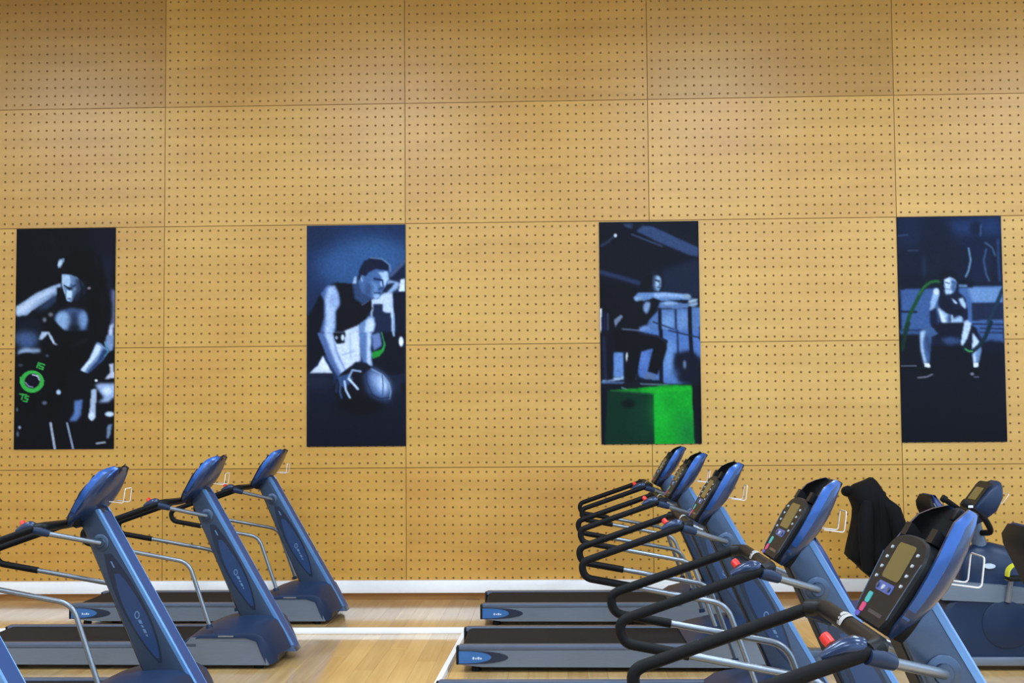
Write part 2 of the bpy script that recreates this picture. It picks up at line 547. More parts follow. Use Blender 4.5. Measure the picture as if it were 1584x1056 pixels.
# ------------------------------------------------------------------ posters: flat prints painted by code into a fine colour grid
GW, GH = 124, 276
class Print:
    """soft-edged flat shapes on a poster; points are given on an enlargement of the poster"""
    def __init__(self, quad, bgc):
        self.q = quad                     # xl_top, xr_top, xl_bot, xr_bot, y_top, y_bot in picture units
        u = np.linspace(0, 1, GW + 1)[None, :].repeat(GH + 1, 0)
        v = np.linspace(0, 1, GH + 1)[:, None].repeat(GW + 1, 1)
        a, b, c, d, e, f_ = quad
        self.px = (a + (c - a) * v) * (1 - u) + (b + (d - b) * v) * u
        self.py = e + (f_ - e) * v
        self.c = np.zeros((GH + 1, GW + 1, 3)) + np.array(bgc, float)
        self.half = (0, 0, 1)
    def use(self, ox, oy, s):
        self.half = (ox, oy, s)
        return self
    def P(self, pts):
        ox, oy, s = self.half
        return [(ox + x / s, oy + y / s) for x, y in pts]
    def blur(self, m, r):
        r = r / 1.24
        if r < 0.3:
            return m
        n = max(1, int(r * 2.5))
        k = np.exp(-0.5 * (np.arange(-n, n + 1) / r) ** 2)
        k /= k.sum()
        for ax in (0, 1):
            pad = [(0, 0), (0, 0)]
            pad[ax] = (n, n)
            mm = np.pad(m, pad, mode='edge')
            out = np.zeros_like(m)
            for i, w in enumerate(k):
                sl = [slice(None), slice(None)]
                sl[ax] = slice(i, i + m.shape[ax])
                out += w * mm[tuple(sl)]
            m = out
        return m
    def put(self, m, col, al):
        m = (m * al)[..., None]
        self.c = self.c * (1 - m) + np.array(col, float) * m
        return self
    def poly(self, pts, col, blur=0.7, al=1.0):
        pts = self.P(pts)
        ins = np.zeros(self.px.shape, bool)
        n = len(pts)
        for i in range(n):
            x1, y1 = pts[i]
            x2, y2 = pts[(i + 1) % n]
            if y1 == y2:
                continue
            cond = ((y1 > self.py) != (y2 > self.py)) & (self.px < (x2 - x1) * (self.py - y1) / (y2 - y1) + x1)
            ins ^= cond
        return self.put(self.blur(ins.astype(float), blur), col, al)
    def ell(self, cx, cy, rx, ry, col, blur=0.7, al=1.0, rot=0):
        (cx, cy), s = self.P([(cx, cy)])[0], self.half[2]
        rx, ry = rx / s, ry / s
        c_, s_ = math.cos(math.radians(rot)), math.sin(math.radians(rot))
        dx, dy = self.px - cx, self.py - cy
        a, b = (dx * c_ + dy * s_) / rx, (-dx * s_ + dy * c_) / ry
        m = np.clip((1 - np.sqrt(a * a + b * b)) * min(rx, ry) / 1.2 + 0.5, 0, 1)
        return self.put(self.blur(m, blur), col, al)
    def line(self, pts, w, col, blur=0.4, al=1.0):
        pts = self.P(pts)
        w = w / self.half[2] / 2
        dmin = np.full(self.px.shape, 1e9)
        for (x1, y1), (x2, y2) in zip(pts[:-1], pts[1:]):
            dx, dy = x2 - x1, y2 - y1
            t = np.clip(((self.px - x1) * dx + (self.py - y1) * dy) / max(dx * dx + dy * dy, 1e-9), 0, 1)
            dmin = np.minimum(dmin, np.hypot(self.px - x1 - t * dx, self.py - y1 - t * dy))
        m = np.clip((w - dmin) / 1.2 + 0.5, 0, 1)
        return self.put(self.blur(m, blur), col, al)
    def ring(self, cx, cy, r, w, col, al=1.0, ratio=1.0):
        pts = [(cx + r * math.cos(2 * math.pi * k / 40), cy + r * ratio * math.sin(2 * math.pi * k / 40)) for k in range(41)]
        return self.line(pts, w, col, 0.3, al)
    def grad_v(self, y0, y1, col, a0, a1):
        ox, oy, s = self.half
        t = np.clip((self.py - (oy + y0 / s)) / ((y1 - y0) / s), 0, 1)
        inside = ((self.py >= oy + y0 / s) & (self.py <= oy + y1 / s)).astype(float)
        return self.put(inside * (a0 + (a1 - a0) * t), col, 1.0)

S = 5.867
PRINT_GAIN = 1.05

# ---- poster 1: athlete bending over a dumbbell row, weight plate in front
p1 = Print((27, 180, 20, 174, 353, 694.5), (14, 15, 22))
p = p1.use(15, 345, S)
p.ell(860, 200, 160, 260, (22, 26, 46), 8, 0.7)
p.line([(380, 120), (420, 220)], 14, (34, 36, 48), 2, 0.8)
p.line([(890, 340), (900, 520), (930, 700)], 60, (40, 42, 78), 5, 0.6)
p.poly([(925, 600), (960, 620), (955, 940), (940, 1050), (880, 1050), (930, 860)], (120, 130, 175), 2, 0.75)
p.poly([(905, 940), (940, 920), (930, 1056), (890, 1056)], (196, 208, 236), 1.5)
# hair, cap
p.poly([(500, 320), (600, 250), (760, 240), (830, 330), (880, 520), (900, 800), (880, 1056), (760, 1056), (700, 820), (740, 620), (640, 480), (480, 430)], (13, 12, 18), 2)
p.line([(780, 300), (810, 420)], 16, (36, 38, 56), 2, 0.7)
p.line([(830, 640), (850, 820), (830, 1000)], 26, (34, 28, 36), 4, 0.7)
p.poly([(440, 380), (450, 330), (500, 318), (506, 340), (470, 405), (445, 412)], (120, 144, 176), 0.9)
p.ell(462, 366, 16, 34, (196, 214, 232), 0.8, 0.9, 25)
# face, looking down
p.poly([(478, 466), (560, 470), (630, 500), (672, 560), (640, 630), (590, 690), (560, 724), (520, 712), (500, 640), (474, 560)], (104, 130, 168), 0.9)
p.poly([(480, 470), (550, 474), (560, 560), (520, 600), (490, 570)], (170, 196, 226), 1.2)
p.poly([(520, 610), (570, 620), (572, 690), (540, 712), (515, 690)], (188, 212, 238), 0.9)
p.line([(500, 570), (548, 600), (600, 566)], 14, (26, 44, 72), 0.7)
p.line([(560, 560), (590, 610)], 12, (60, 90, 130), 0.7)
p.ell(610, 606, 34, 15, (120, 146, 178), 0.9)
p.poly([(620, 640), (700, 590), (720, 700), (640, 730), (580, 700)], (14, 16, 26), 1.2)
p.ell(724, 596, 16, 12, (150, 140, 150), 0.8)
p.poly([(600, 500), (680, 540), (700, 640), (600, 720), (575, 690), (610, 600)], (34, 44, 66), 2, 0.75)
p.line([(630, 470), (660, 600), (650, 720)], 16, (12, 12, 18), 1, 0.8)
p.line([(486, 480), (484, 560), (505, 640)], 9, (206, 222, 240), 0.8, 0.7)
p.ell(548, 598, 26, 9, (18, 26, 44), 0.8, 0.9, 12)
p.ell(545, 690, 20, 8, (84, 96, 124), 0.8, 0.9)
# raised arm
p.poly([(60, 758), (240, 636), (380, 575), (470, 545), (476, 600), (430, 660), (330, 720), (210, 792), (160, 838), (62, 850)], (152, 174, 208), 1.2)
p.poly([(62, 765), (250, 660), (400, 588), (400, 620), (270, 690), (150, 800), (62, 835)], (192, 208, 234), 2.2)
p.poly([(300, 740), (420, 640), (440, 700), (330, 790), (220, 800)], (46, 64, 96), 3)
p.poly([(436, 590), (476, 580), (480, 700), (450, 800), (420, 830)], (10, 12, 20), 1.2)
# chest, top
p.poly([(410, 850), (450, 800), (560, 770), (680, 790), (710, 880), (700, 980), (600, 980), (500, 980), (420, 920)], (70, 92, 134), 2)
p.ell(490, 890, 72, 84, (146, 176, 216), 2.2, 0.95, -20)
p.ell(660, 890, 46, 84, (128, 160, 206), 2.2, 0.9, 12)
p.ell(585, 900, 40, 90, (34, 42, 66), 4, 0.8)
p.ell(590, 960, 60, 30, (14, 16, 24), 3, 0.8)
p.poly([(360, 860), (420, 900), (500, 985), (620, 990), (710, 985), (720, 1056), (380, 1056), (300, 1000)], (11, 12, 18), 1.4)
p.ell(318, 880, 18, 22, (120, 124, 138), 1.2)
p.ell(374, 832, 22, 20, (120, 118, 128), 1.4)
p.poly([(60, 860), (230, 840), (300, 930), (280, 1056), (60, 1056)], (22, 28, 46), 3, 0.8)
p.ell(150, 1040, 110, 60, (84, 108, 152), 5, 0.8)
p.poly([(262, 1056), (290, 990), (360, 985), (395, 1056), (372, 1056), (345, 1008), (300, 1056)], (172, 188, 214), 1)
p = p1.use(15, 520, S)
p.ell(160, 60, 90, 50, (72, 100, 150), 5, 0.9)
p.poly([(70, 130), (130, 105), (290, 118), (270, 150), (180, 155), (75, 182)], (150, 170, 204), 2)
p.poly([(380, 0), (410, 60), (440, 80), (420, 90), (390, 70), (360, 0)], (176, 190, 214), 0.9)
p.poly([(300, 60), (380, 100), (420, 90), (470, 60), (760, 30), (760, 120), (680, 300), (520, 420), (440, 700), (330, 720), (300, 420)], (12, 12, 18), 2)
p.line([(560, 100), (700, 40)], 14, (36, 40, 52), 2)
# forearm and glove
p.poly([(790, 60), (830, 70), (890, 130), (850, 220), (700, 345), (634, 318), (720, 210)], (120, 146, 188), 1)
p.poly([(785, 75), (830, 100), (800, 180), (700, 290), (680, 332), (640, 315), (730, 205)], (206, 222, 246), 1.1)
p.poly([(850, 120), (900, 140), (830, 240), (720, 340), (700, 330), (800, 220)], (44, 66, 110), 1.4)
p.poly([(880, 0), (950, 0), (940, 130), (900, 150), (860, 80)], (126, 148, 190), 1.4)
p.line([(862, 60), (892, 150), (860, 190)], 9, (90, 160, 176), 0.6)
p.poly([(560, 330), (640, 318), (720, 360), (770, 430), (740, 520), (640, 560), (540, 500), (500, 400)], (15, 16, 24), 1.2)
p.poly([(900, 260), (945, 250), (945, 390), (860, 395), (910, 330)], (190, 196, 220), 1.2)
p.poly([(770, 440), (850, 430), (945, 430), (945, 560), (880, 610), (790, 610), (850, 560), (800, 500)], (160, 180, 220), 2)
p.ell(880, 500, 40, 36, (212, 228, 250), 2)
p.ell(782, 408, 14, 12, (226, 236, 250), 0.6)
p.poly([(735, 490), (785, 480), (775, 740), (740, 775), (705, 740), (725, 640)], (170, 186, 214), 1)
p.ell(738, 730, 26, 38, (206, 220, 240), 0.9)
p.poly([(580, 590), (660, 575), (640, 720), (600, 775), (535, 770), (580, 690)], (94, 126, 182), 1.6)
p.ell(900, 712, 42, 24, (196, 214, 240), 1)
p.poly([(880, 810), (925, 800), (905, 900), (880, 940), (868, 920)], (120, 140, 172), 1.2)
p.line([(780, 975), (858, 965)], 16, (176, 186, 200), 0.8)
# plate with green ring and 15
p.ell(150, 420, 210, 270, (13, 13, 19), 1.2)
p.ell(97, 262, 24, 14, (70, 74, 92), 1.2)
p.ell(340, 180, 16, 14, (80, 84, 96), 1)
p.ring(200, 412, 88, 40, (62, 172, 78), 1, 0.92)
p.poly([(90, 370), (126, 368), (120, 440), (90, 430)], (62, 172, 78), 0.5)
p.poly([(290, 400), (312, 405), (300, 460), (270, 470)], (62, 172, 78), 0.5)
p.ell(205, 400, 64, 60, (18, 14, 34), 0.5)
p.line([(205, 350), (250, 362), (268, 400)], 13, (190, 184, 214), 0.4)
p.line([(140, 420), (170, 455), (205, 462)], 11, (150, 146, 186), 0.4)
for (a, b, c_) in (((262, 240), (245, 285), 1), ((276, 248), (316, 262), 1), ((276, 248), (268, 270), 1), ((268, 270), (304, 284), 1), ((304, 284), (296, 302), 1), ((296, 302), (262, 290), 1)):
    p.line([a, b], 12, (64, 176, 80), 0.3)
for (a, b) in (((88, 524), (150, 532)), ((118, 528), (104, 572)), ((170, 546), (140, 544)), ((140, 544), (134, 562)), ((134, 562), (160, 570)), ((160, 570), (150, 592)), ((150, 592), (118, 586))):
    p.line([a, b], 12, (64, 172, 80), 0.3)
p.ell(440, 510, 22, 24, (176, 198, 226), 0.9)
p.ell(312, 606, 22, 18, (96, 108, 128), 1)
p.ell(84, 826, 14, 16, (150, 166, 184), 0.8)
p.ell(62, 664, 10, 18, (90, 104, 120), 0.8)
p.ell(66, 885, 12, 26, (96, 110, 128), 1)
p.line([(366, 790), (404, 1030)], 24, (158, 168, 190), 0.6)
p.line([(516, 792), (570, 1030)], 20, (138, 150, 176), 0.6)

# ---- poster 2: athlete in a sleeveless top leaning on a medicine ball
p2 = Print((475, 627, 474, 627.5, 348, 690), (33, 52, 92))
p = p2.use(465, 345, S)
p.ell(560, 380, 420, 240, (58, 98, 152), 14, 0.9)
p.ell(720, 260, 240, 110, (62, 104, 158), 9, 0.5)
p.ell(100, 60, 240, 180, (32, 46, 78), 12, 0.7)
p.poly([(60, 640), (180, 560), (200, 1056), (60, 1056)], (30, 48, 84), 6, 0.7)
# background right
p.poly([(800, 500), (950, 330), (950, 640), (820, 620)], (24, 34, 64), 1.5)
p.line([(820, 480), (945, 355)], 34, (72, 92, 132), 1.2)
p.poly([(800, 520), (900, 545), (890, 600), (820, 640), (740, 690), (730, 640)], (150, 176, 216), 1.5)
p.poly([(780, 560), (860, 548), (740, 690), (700, 690)], (24, 34, 60), 1.2)
p.poly([(905, 520), (948, 510), (948, 630), (890, 630)], (214, 226, 246), 1)
p.poly([(640, 700), (760, 640), (840, 640), (850, 1056), (640, 1056)], (196, 212, 240), 1.5)
p.poly([(660, 740), (745, 740), (750, 815), (820, 825), (830, 1056), (640, 1056)], (30, 42, 74), 1.2)
p.poly([(840, 640), (950, 630), (950, 1056), (880, 1056), (850, 800)], (18, 24, 46), 1)
p.line([(845, 830), (850, 1030)], 12, (150, 176, 216), 0.8)
p.ell(905, 1040, 22, 24, (200, 216, 240), 1)
p.poly([(320, 930), (540, 900), (540, 1056), (300, 1056)], (196, 210, 240), 1.5)
p.poly([(290, 960), (400, 985), (400, 1056), (290, 1056)], (14, 18, 34), 1.2)
p.ell(380, 1030, 18, 22, (196, 208, 232), 0.8)
# far arm
p.poly([(530, 900), (600, 840), (670, 860), (680, 930), (650, 1056), (530, 1056)], (112, 142, 190), 1.2)
p.poly([(600, 880), (650, 860), (672, 920), (650, 1020), (600, 1056), (570, 1056)], (202, 218, 244), 1.6)
# vest
p.poly([(270, 560), (330, 540), (480, 555), (560, 640), (640, 700), (650, 780), (600, 870), (520, 930), (410, 975), (330, 1020), (290, 1010), (310, 800)], (16, 18, 30), 1.1)
p.line([(560, 745), (620, 705)], 14, (90, 104, 132), 0.8)
# neck and head
p.poly([(470, 550), (530, 500), (640, 600), (650, 690), (560, 740), (490, 690)], (52, 74, 116), 1.6)
p.poly([(490, 490), (505, 490), (510, 550), (470, 555)], (170, 192, 224), 1)
p.poly([(530, 450), (600, 400), (740, 420), (790, 440), (800, 500), (790, 550), (750, 600), (740, 650), (700, 695), (640, 680), (560, 640), (530, 560)], (76, 108, 160), 1.1)
p.poly([(700, 450), (790, 445), (802, 510), (775, 560), (750, 600), (720, 560), (740, 500)], (176, 202, 236), 1.2)
p.poly([(640, 530), (700, 560), (710, 640), (690, 690), (640, 670), (620, 600)], (112, 146, 196), 2)
p.line([(670, 510), (740, 524)], 16, (20, 36, 74), 0.7)
p.line([(745, 530), (752, 590), (712, 606)], 13, (44, 66, 116), 0.8)
p.line([(672, 638), (722, 640)], 10, (36, 54, 96), 0.6)
p.ell(690, 670, 30, 18, (160, 188, 226), 1.2)
p.ell(556, 500, 20, 44, (96, 126, 170), 1)
p.line([(545, 480), (560, 530)], 10, (160, 186, 220), 0.6)
p.poly([(520, 520), (535, 420), (580, 345), (660, 312), (740, 330), (800, 380), (806, 440), (750, 430), (680, 420), (620, 450), (590, 490), (560, 470), (535, 520)], (22, 32, 60), 1.1)
p.line([(640, 318), (740, 330), (808, 385), (815, 440)], 12, (134, 164, 206), 0.9, 0.8)
p.poly([(600, 560), (660, 560), (650, 680), (580, 640)], (40, 60, 104), 3, 0.6)
# near arm
p.poly([(180, 640), (240, 570), (310, 562), (350, 640), (358, 740), (322, 800), (320, 960), (290, 1056), (150, 1056), (150, 850)], (78, 104, 158), 1.1)
p.poly([(250, 580), (310, 572), (345, 660), (346, 750), (310, 800), (312, 940), (270, 1056), (210, 1056), (230, 840), (220, 700)], (176, 198, 236), 2.4)
p.ell(300, 700, 36, 70, (120, 146, 200), 4, 0.6)
p.poly([(110, 780), (180, 640), (210, 700), (210, 860), (160, 1056), (60, 1056), (60, 840)], (14, 18, 32), 1.6)
p = p2.use(465, 515, S)
p.poly([(60, 0), (220, 0), (290, 200), (210, 200), (80, 370), (60, 380)], (14, 18, 32), 1.4)
p.poly([(75, 370), (160, 290), (200, 205), (290, 370)], (220, 230, 248), 1)
p.poly([(230, 0), (540, 0), (545, 260), (420, 340), (340, 360), (280, 180)], (206, 218, 246), 1.6)
p.poly([(290, 0), (405, 0), (400, 95), (330, 98), (300, 60)], (14, 18, 32), 1)
p.ell(382, 44, 16, 30, (206, 218, 240), 0.8)
p.ell(326, 45, 12, 16, (170, 186, 214), 0.8)
p.line([(380, 200), (490, 170)], 10, (150, 166, 200), 0.9)
p.line([(450, 0), (455, 240)], 10, (164, 180, 212), 0.9)
p.poly([(640, 0), (950, 0), (950, 380), (800, 400), (640, 300)], (16, 20, 36), 1.5)
p.poly([(645, 20), (720, 0), (740, 120), (660, 170)], (110, 132, 186), 1.5)
p.ell(912, 86, 22, 46, (226, 236, 250), 0.9)
p.line([(842, 0), (846, 30)], 20, (160, 180, 216), 0.8)
p.poly([(645, 180), (700, 165), (740, 150), (765, 80), (772, 120), (755, 170), (720, 215), (650, 240)], (34, 148, 60), 0.9)
p.line([(735, 0), (762, 110), (745, 160)], 10, (60, 160, 96), 0.7)
# floor
p.poly([(60, 372), (300, 366), (300, 480), (820, 400), (950, 380), (950, 1040), (60, 1040)], (22, 28, 48), 1.5)
p.grad_v(380, 1035, (14, 17, 34), 0.0, 0.75)
p.ell(160, 440, 130, 60, (34, 44, 70), 6, 0.8)
p.ell(880, 470, 100, 60, (34, 48, 74), 6, 0.7)
p.poly([(910, 470), (950, 440), (950, 560), (915, 540)], (14, 16, 28), 2)
# near forearm + far forearm
p.poly([(150, 0), (290, 0), (330, 160), (400, 320), (440, 400), (400, 440), (340, 400), (250, 250)], (84, 108, 160), 1.1)
p.poly([(215, 0), (288, 0), (325, 170), (395, 320), (420, 380), (370, 380), (290, 210)], (188, 206, 242), 2)
p.poly([(530, 0), (645, 0), (640, 150), (650, 300), (580, 300), (545, 200)], (96, 126, 178), 1.1)
p.poly([(600, 0), (642, 0), (632, 160), (645, 300), (600, 300)], (192, 210, 240), 1.6)
# ball
p.ell(560, 520, 262, 222, (16, 19, 32), 0.8)
p.poly([(600, 312), (690, 345), (760, 400), (806, 470), (818, 540), (800, 620), (740, 640), (660, 610), (600, 520), (580, 400)], (74, 100, 152), 5, 0.95)
p.poly([(650, 335), (730, 385), (785, 445), (805, 520), (770, 570), (690, 540), (640, 440)], (150, 176, 220), 5, 0.95)
p.poly([(700, 375), (770, 430), (800, 505), (760, 530), (700, 470)], (190, 210, 242), 3.5, 0.9)
p.line([(640, 330), (740, 385), (800, 460), (818, 540), (806, 600)], 12, (150, 178, 222), 0.8, 0.8)
p.line([(740, 390), (748, 480), (744, 570)], 8, (60, 80, 126), 0.5)
p.line([(640, 560), (720, 600), (806, 590)], 10, (36, 50, 84), 0.8)
p.line([(590, 340), (600, 450), (650, 560)], 9, (34, 46, 76), 0.8)
p.ell(540, 660, 230, 80, (11, 13, 22), 5, 0.85)
p.poly([(410, 345), (500, 265), (600, 275), (640, 320), (560, 380), (430, 370)], (22, 26, 44), 1.2)
# hand
p.poly([(330, 400), (440, 370), (480, 420), (450, 460), (400, 500), (360, 480)], (58, 82, 128), 1.2)
p.line([(430, 420), (470, 340), (545, 352)], 18, (150, 172, 208), 0.7)
p.line([(440, 420), (518, 510)], 22, (196, 212, 240), 0.7)
p.line([(398, 440), (410, 520), (446, 588)], 20, (176, 198, 232), 0.7)
p.line([(362, 460), (356, 540), (372, 590)], 18, (62, 84, 124), 0.9)
p.line([(330, 450), (322, 540)], 16, (44, 60, 96), 1)

# ---- poster 3: athlete landing on a green box
p3 = Print((927.5, 1080.5, 929.5, 1085.5, 342.5, 686.5), (17, 21, 36))
p = p3.use(915, 335, S)
p.poly([(60, 40), (980, 30), (980, 380), (700, 300), (300, 80), (60, 60)], (22, 28, 46), 2, 0.7)
p.poly([(410, 130), (470, 80), (560, 90), (975, 290), (970, 370), (900, 360), (600, 230)], (56, 76, 116), 1.2)
p.line([(370, 160), (640, 270)], 16, (58, 74, 106), 0.9)
p.poly([(640, 60), (780, 40), (975, 60), (975, 230), (760, 130)], (19, 26, 40), 2)
p.poly([(290, 60), (380, 60), (370, 110), (310, 90)], (54, 70, 104), 1.5)
p.line([(95, 260), (160, 220), (215, 170)], 22, (48, 60, 86), 1.2)
p.ell(222, 168, 14, 18, (206, 216, 232), 0.7)
p.poly([(640, 480), (980, 380), (985, 760), (640, 720)], (28, 40, 66), 4, 0.9)
p.line([(80, 500), (240, 545), (430, 605)], 40, (44, 58, 94), 1.6)
p.poly([(70, 600), (400, 640), (400, 1056), (70, 1056)], (13, 16, 27), 2)
p.poly([(70, 840), (96, 825), (88, 1056), (72, 1056)], (206, 212, 226), 0.9)
p.line([(148, 880), (150, 1056)], 14, (62, 70, 100), 0.9)
p.line([(115, 880), (118, 1056)], 30, (26, 30, 70), 1.2)
# window behind
p.poly([(560, 850), (985, 830), (985, 1056), (480, 1056)], (90, 122, 176), 1.6)
p.ell(690, 960, 60, 80, (124, 158, 206), 4, 0.8)
p.ell(830, 950, 60, 80, (112, 146, 196), 4, 0.8)
# figure
p.ell(560, 590, 84, 92, (24, 30, 44), 2)
p.poly([(555, 520), (600, 515), (632, 560), (636, 640), (612, 685), (570, 670), (548, 600)], (120, 150, 186), 1)
p.ell(605, 600, 22, 50, (176, 200, 226), 1.6, 0.8)
p.line([(580, 580), (618, 590)], 13, (24, 34, 56), 0.7)
p.line([(600, 645), (625, 645)], 9, (40, 56, 84), 0.6)
p.poly([(545, 540), (580, 530), (575, 640), (590, 690), (550, 660)], (38, 50, 74), 1.5, 0.8)
p.poly([(540, 545), (560, 508), (615, 505), (640, 560), (618, 535), (570, 535)], (18, 22, 34), 1.0, 0.95)
p.line([(612, 600), (632, 622), (612, 630)], 9, (60, 82, 116), 0.7)
p.poly([(470, 560), (520, 520), (560, 520), (550, 620), (500, 700), (460, 660)], (16, 19, 28), 1.6)
p.poly([(380, 740), (430, 690), (560, 690), (640, 690), (850, 712), (905, 730), (900, 770), (820, 760), (640, 772), (560, 745), (420, 785)], (104, 136, 186), 1.1)
p.poly([(560, 700), (680, 698), (850, 715), (850, 740), (700, 735), (580, 740)], (150, 178, 220), 1.5)
p.poly([(385, 740), (440, 720), (470, 760), (410, 785)], (136, 166, 200), 1.5)
p.poly([(590, 790), (700, 765), (820, 790), (900, 800), (900, 835), (780, 845), (640, 835), (580, 845)], (90, 118, 166), 1.1)
p.poly([(620, 795), (700, 776), (800, 795), (700, 812)], (146, 176, 214), 1.5)
p.ell(920, 790, 44, 40, (120, 142, 170), 1.4)
p.line([(890, 780), (960, 760)], 12, (176, 192, 210), 0.8)
p.line([(900, 812), (960, 800)], 12, (150, 170, 196), 0.8)
p.ell(868, 730, 34, 22, (140, 160, 186), 1.2)
p.poly([(370, 780), (470, 760), (480, 860), (520, 900), (470, 980), (420, 1030), (280, 1020), (320, 900)], (17, 19, 30), 1.5)
p.ell(510, 830, 40, 56, (130, 158, 200), 1.6)
p.poly([(560, 740), (620, 770), (600, 860), (520, 940), (470, 980), (520, 860)], (14, 18, 30), 1.5)
p.poly([(205, 935), (270, 890), (290, 910), (240, 970), (215, 1010)], (116, 130, 158), 1)
p.line([(280, 1022), (430, 1036)], 12, (110, 124, 154), 0.9)
p.poly([(430, 1010), (500, 985), (560, 1056), (430, 1056)], (110, 142, 194), 1.6)
p.line([(620, 850), (622, 1056)], 30, (17, 23, 42), 0.8)
p.line([(764, 850), (768, 1056)], 16, (30, 42, 72), 0.8)
p.line([(892, 840), (896, 1056)], 34, (14, 18, 34), 0.8)
p.line([(560, 960), (750, 1030)], 12, (32, 46, 78), 0.8)
p = p3.use(915, 512, S)
p.poly([(480, 0), (985, 0), (990, 260), (900, 480), (640, 490), (430, 420), (430, 180)], (84, 118, 180), 1.6)
p.ell(700, 240, 60, 180, (116, 152, 206), 6, 0.9)
p.poly([(195, 195), (290, 190), (290, 420), (190, 420)], (102, 138, 196), 1.2)
p.poly([(430, 180), (540, 170), (560, 400), (420, 400)], (78, 110, 176), 2)
p.ell(480, 250, 40, 90, (98, 132, 196), 4, 0.8)
p.poly([(170, 425), (290, 415), (290, 440), (110, 470), (85, 450)], (160, 186, 220), 1.2)
p.line([(90, 465), (290, 470)], 18, (84, 110, 156), 1)
p.line([(630, 0), (632, 470)], 34, (16, 22, 42), 0.8)
p.line([(780, 0), (786, 240)], 14, (30, 42, 72), 0.8)
p.line([(896, 0), (910, 250)], 34, (14, 18, 34), 0.8)
p.line([(700, 0), (985, 70)], 12, (30, 42, 72), 0.8)
p.poly([(750, 210), (900, 180), (985, 250), (990, 500), (800, 470), (740, 400)], (18, 24, 44), 2.5)
p.ell(845, 310, 14, 40, (140, 164, 196), 1.4, 0.8)
p.ell(740, 400, 50, 60, (96, 132, 186), 4, 0.6)
p.poly([(85, 0), (200, 0), (195, 440), (130, 450), (85, 300)], (16, 18, 34), 1.6)
p.line([(110, 60), (125, 440)], 26, (44, 52, 92), 1.6, 0.7)
p.ell(322, 240, 12, 46, (214, 222, 226), 0.8)
# trousers
p.poly([(200, 0), (430, 10), (600, 45), (690, 90), (680, 180), (640, 300), (610, 370), (600, 400), (510, 370), (540, 240), (560, 160), (450, 190), (420, 340), (400, 470), (320, 470), (310, 320), (340, 190), (210, 180)], (13, 14, 24), 1.2)
p.line([(430, 20), (600, 55), (680, 110)], 12, (40, 46, 70), 1)
p.line([(400, 440), (410, 400)], 14, (40, 50, 66), 1)
p.poly([(480, 380), (560, 390), (600, 440), (480, 440)], (92, 112, 150), 1.4)
p.poly([(440, 440), (620, 450), (690, 495), (480, 500)], (20, 26, 40), 1)
p.line([(440, 482), (690, 492)], 13, (96, 116, 140), 0.7)
p.poly([(285, 470), (420, 465), (480, 520), (470, 550), (330, 540), (275, 515)], (20, 24, 34), 0.9)
p.line([(275, 515), (350, 545), (460, 545)], 12, (120, 146, 160), 0.7)
# green box
p.poly([(140, 540), (280, 530), (480, 515), (690, 495), (910, 500), (930, 560), (760, 560), (560, 570)], (20, 132, 44), 1)
p.poly([(460, 520), (840, 500), (910, 505), (915, 560), (560, 578), (440, 555)], (24, 170, 48), 2)
p.poly([(130, 545), (560, 572), (570, 1025), (110, 1025)], (6, 50, 36), 0.9)
p.ell(460, 800, 110, 200, (8, 60, 44), 8, 0.7)
p.ell(330, 660, 60, 40, (6, 18, 20), 2.2, 0.9)
p.line([(180, 540), (560, 575)], 12, (24, 96, 50), 0.8)
p.poly([(560, 572), (915, 545), (935, 1025), (570, 1025)], (16, 160, 48), 0.9)
p.ell(620, 720, 60, 200, (30, 190, 62), 8, 0.7)
p.ell(830, 880, 80, 180, (20, 132, 58), 9, 0.6)
p.ell(700, 650, 70, 60, (12, 140, 40), 6, 0.6)
p.poly([(915, 500), (985, 500), (1002, 1025), (935, 1025)], (13, 13, 26), 1)
p.poly([(85, 500), (140, 540), (115, 1030), (85, 1030)], (12, 14, 34), 1)
p.poly([(850, 830), (930, 800), (935, 1025), (800, 1025)], (16, 112, 60), 5, 0.5)

# ---- poster 4: athlete squatting with battle ropes
p4 = Print((1386.5, 1547, 1396.5, 1559.5, 335, 683.5), (22, 32, 56))
p = p4.use(1380, 330, S)
p.poly([(40, 30), (980, 20), (1000, 300), (50, 300)], (26, 40, 72), 6, 0.9)
p.poly([(500, 80), (960, 40), (990, 200), (520, 190)], (38, 62, 108), 5, 0.9)
p.poly([(250, 40), (500, 60), (620, 400), (560, 680), (280, 680), (240, 300)], (22, 32, 54), 6, 0.9)
p.ell(755, 140, 56, 66, (22, 36, 66), 2)
p.line([(800, 110), (796, 210)], 12, (84, 118, 156), 0.9, 0.8)
p.poly([(640, 240), (760, 210), (900, 280), (930, 360), (860, 620), (690, 640), (720, 440), (660, 320)], (24, 36, 66), 3)
p.line([(690, 320), (710, 430), (690, 530), (665, 580)], 14, (128, 164, 200), 0.9)
p.line([(850, 330), (828, 430), (850, 560), (880, 620)], 14, (72, 104, 146), 1)
p.line([(840, 270), (905, 320), (930, 390)], 12, (84, 116, 152), 1)
p.line([(955, 250), (960, 420), (975, 620)], 16, (66, 100, 160), 1.5, 0.8)
p.line([(50, 200), (140, 190)], 9, (66, 90, 130), 0.9)
p.line([(140, 335), (235, 335)], 9, (62, 80, 112), 0.9)
p.line([(285, 400), (290, 600)], 20, (48, 66, 96), 2, 0.8)
p.poly([(60, 560), (480, 560), (480, 690), (60, 690)], (20, 26, 42), 4, 0.7)
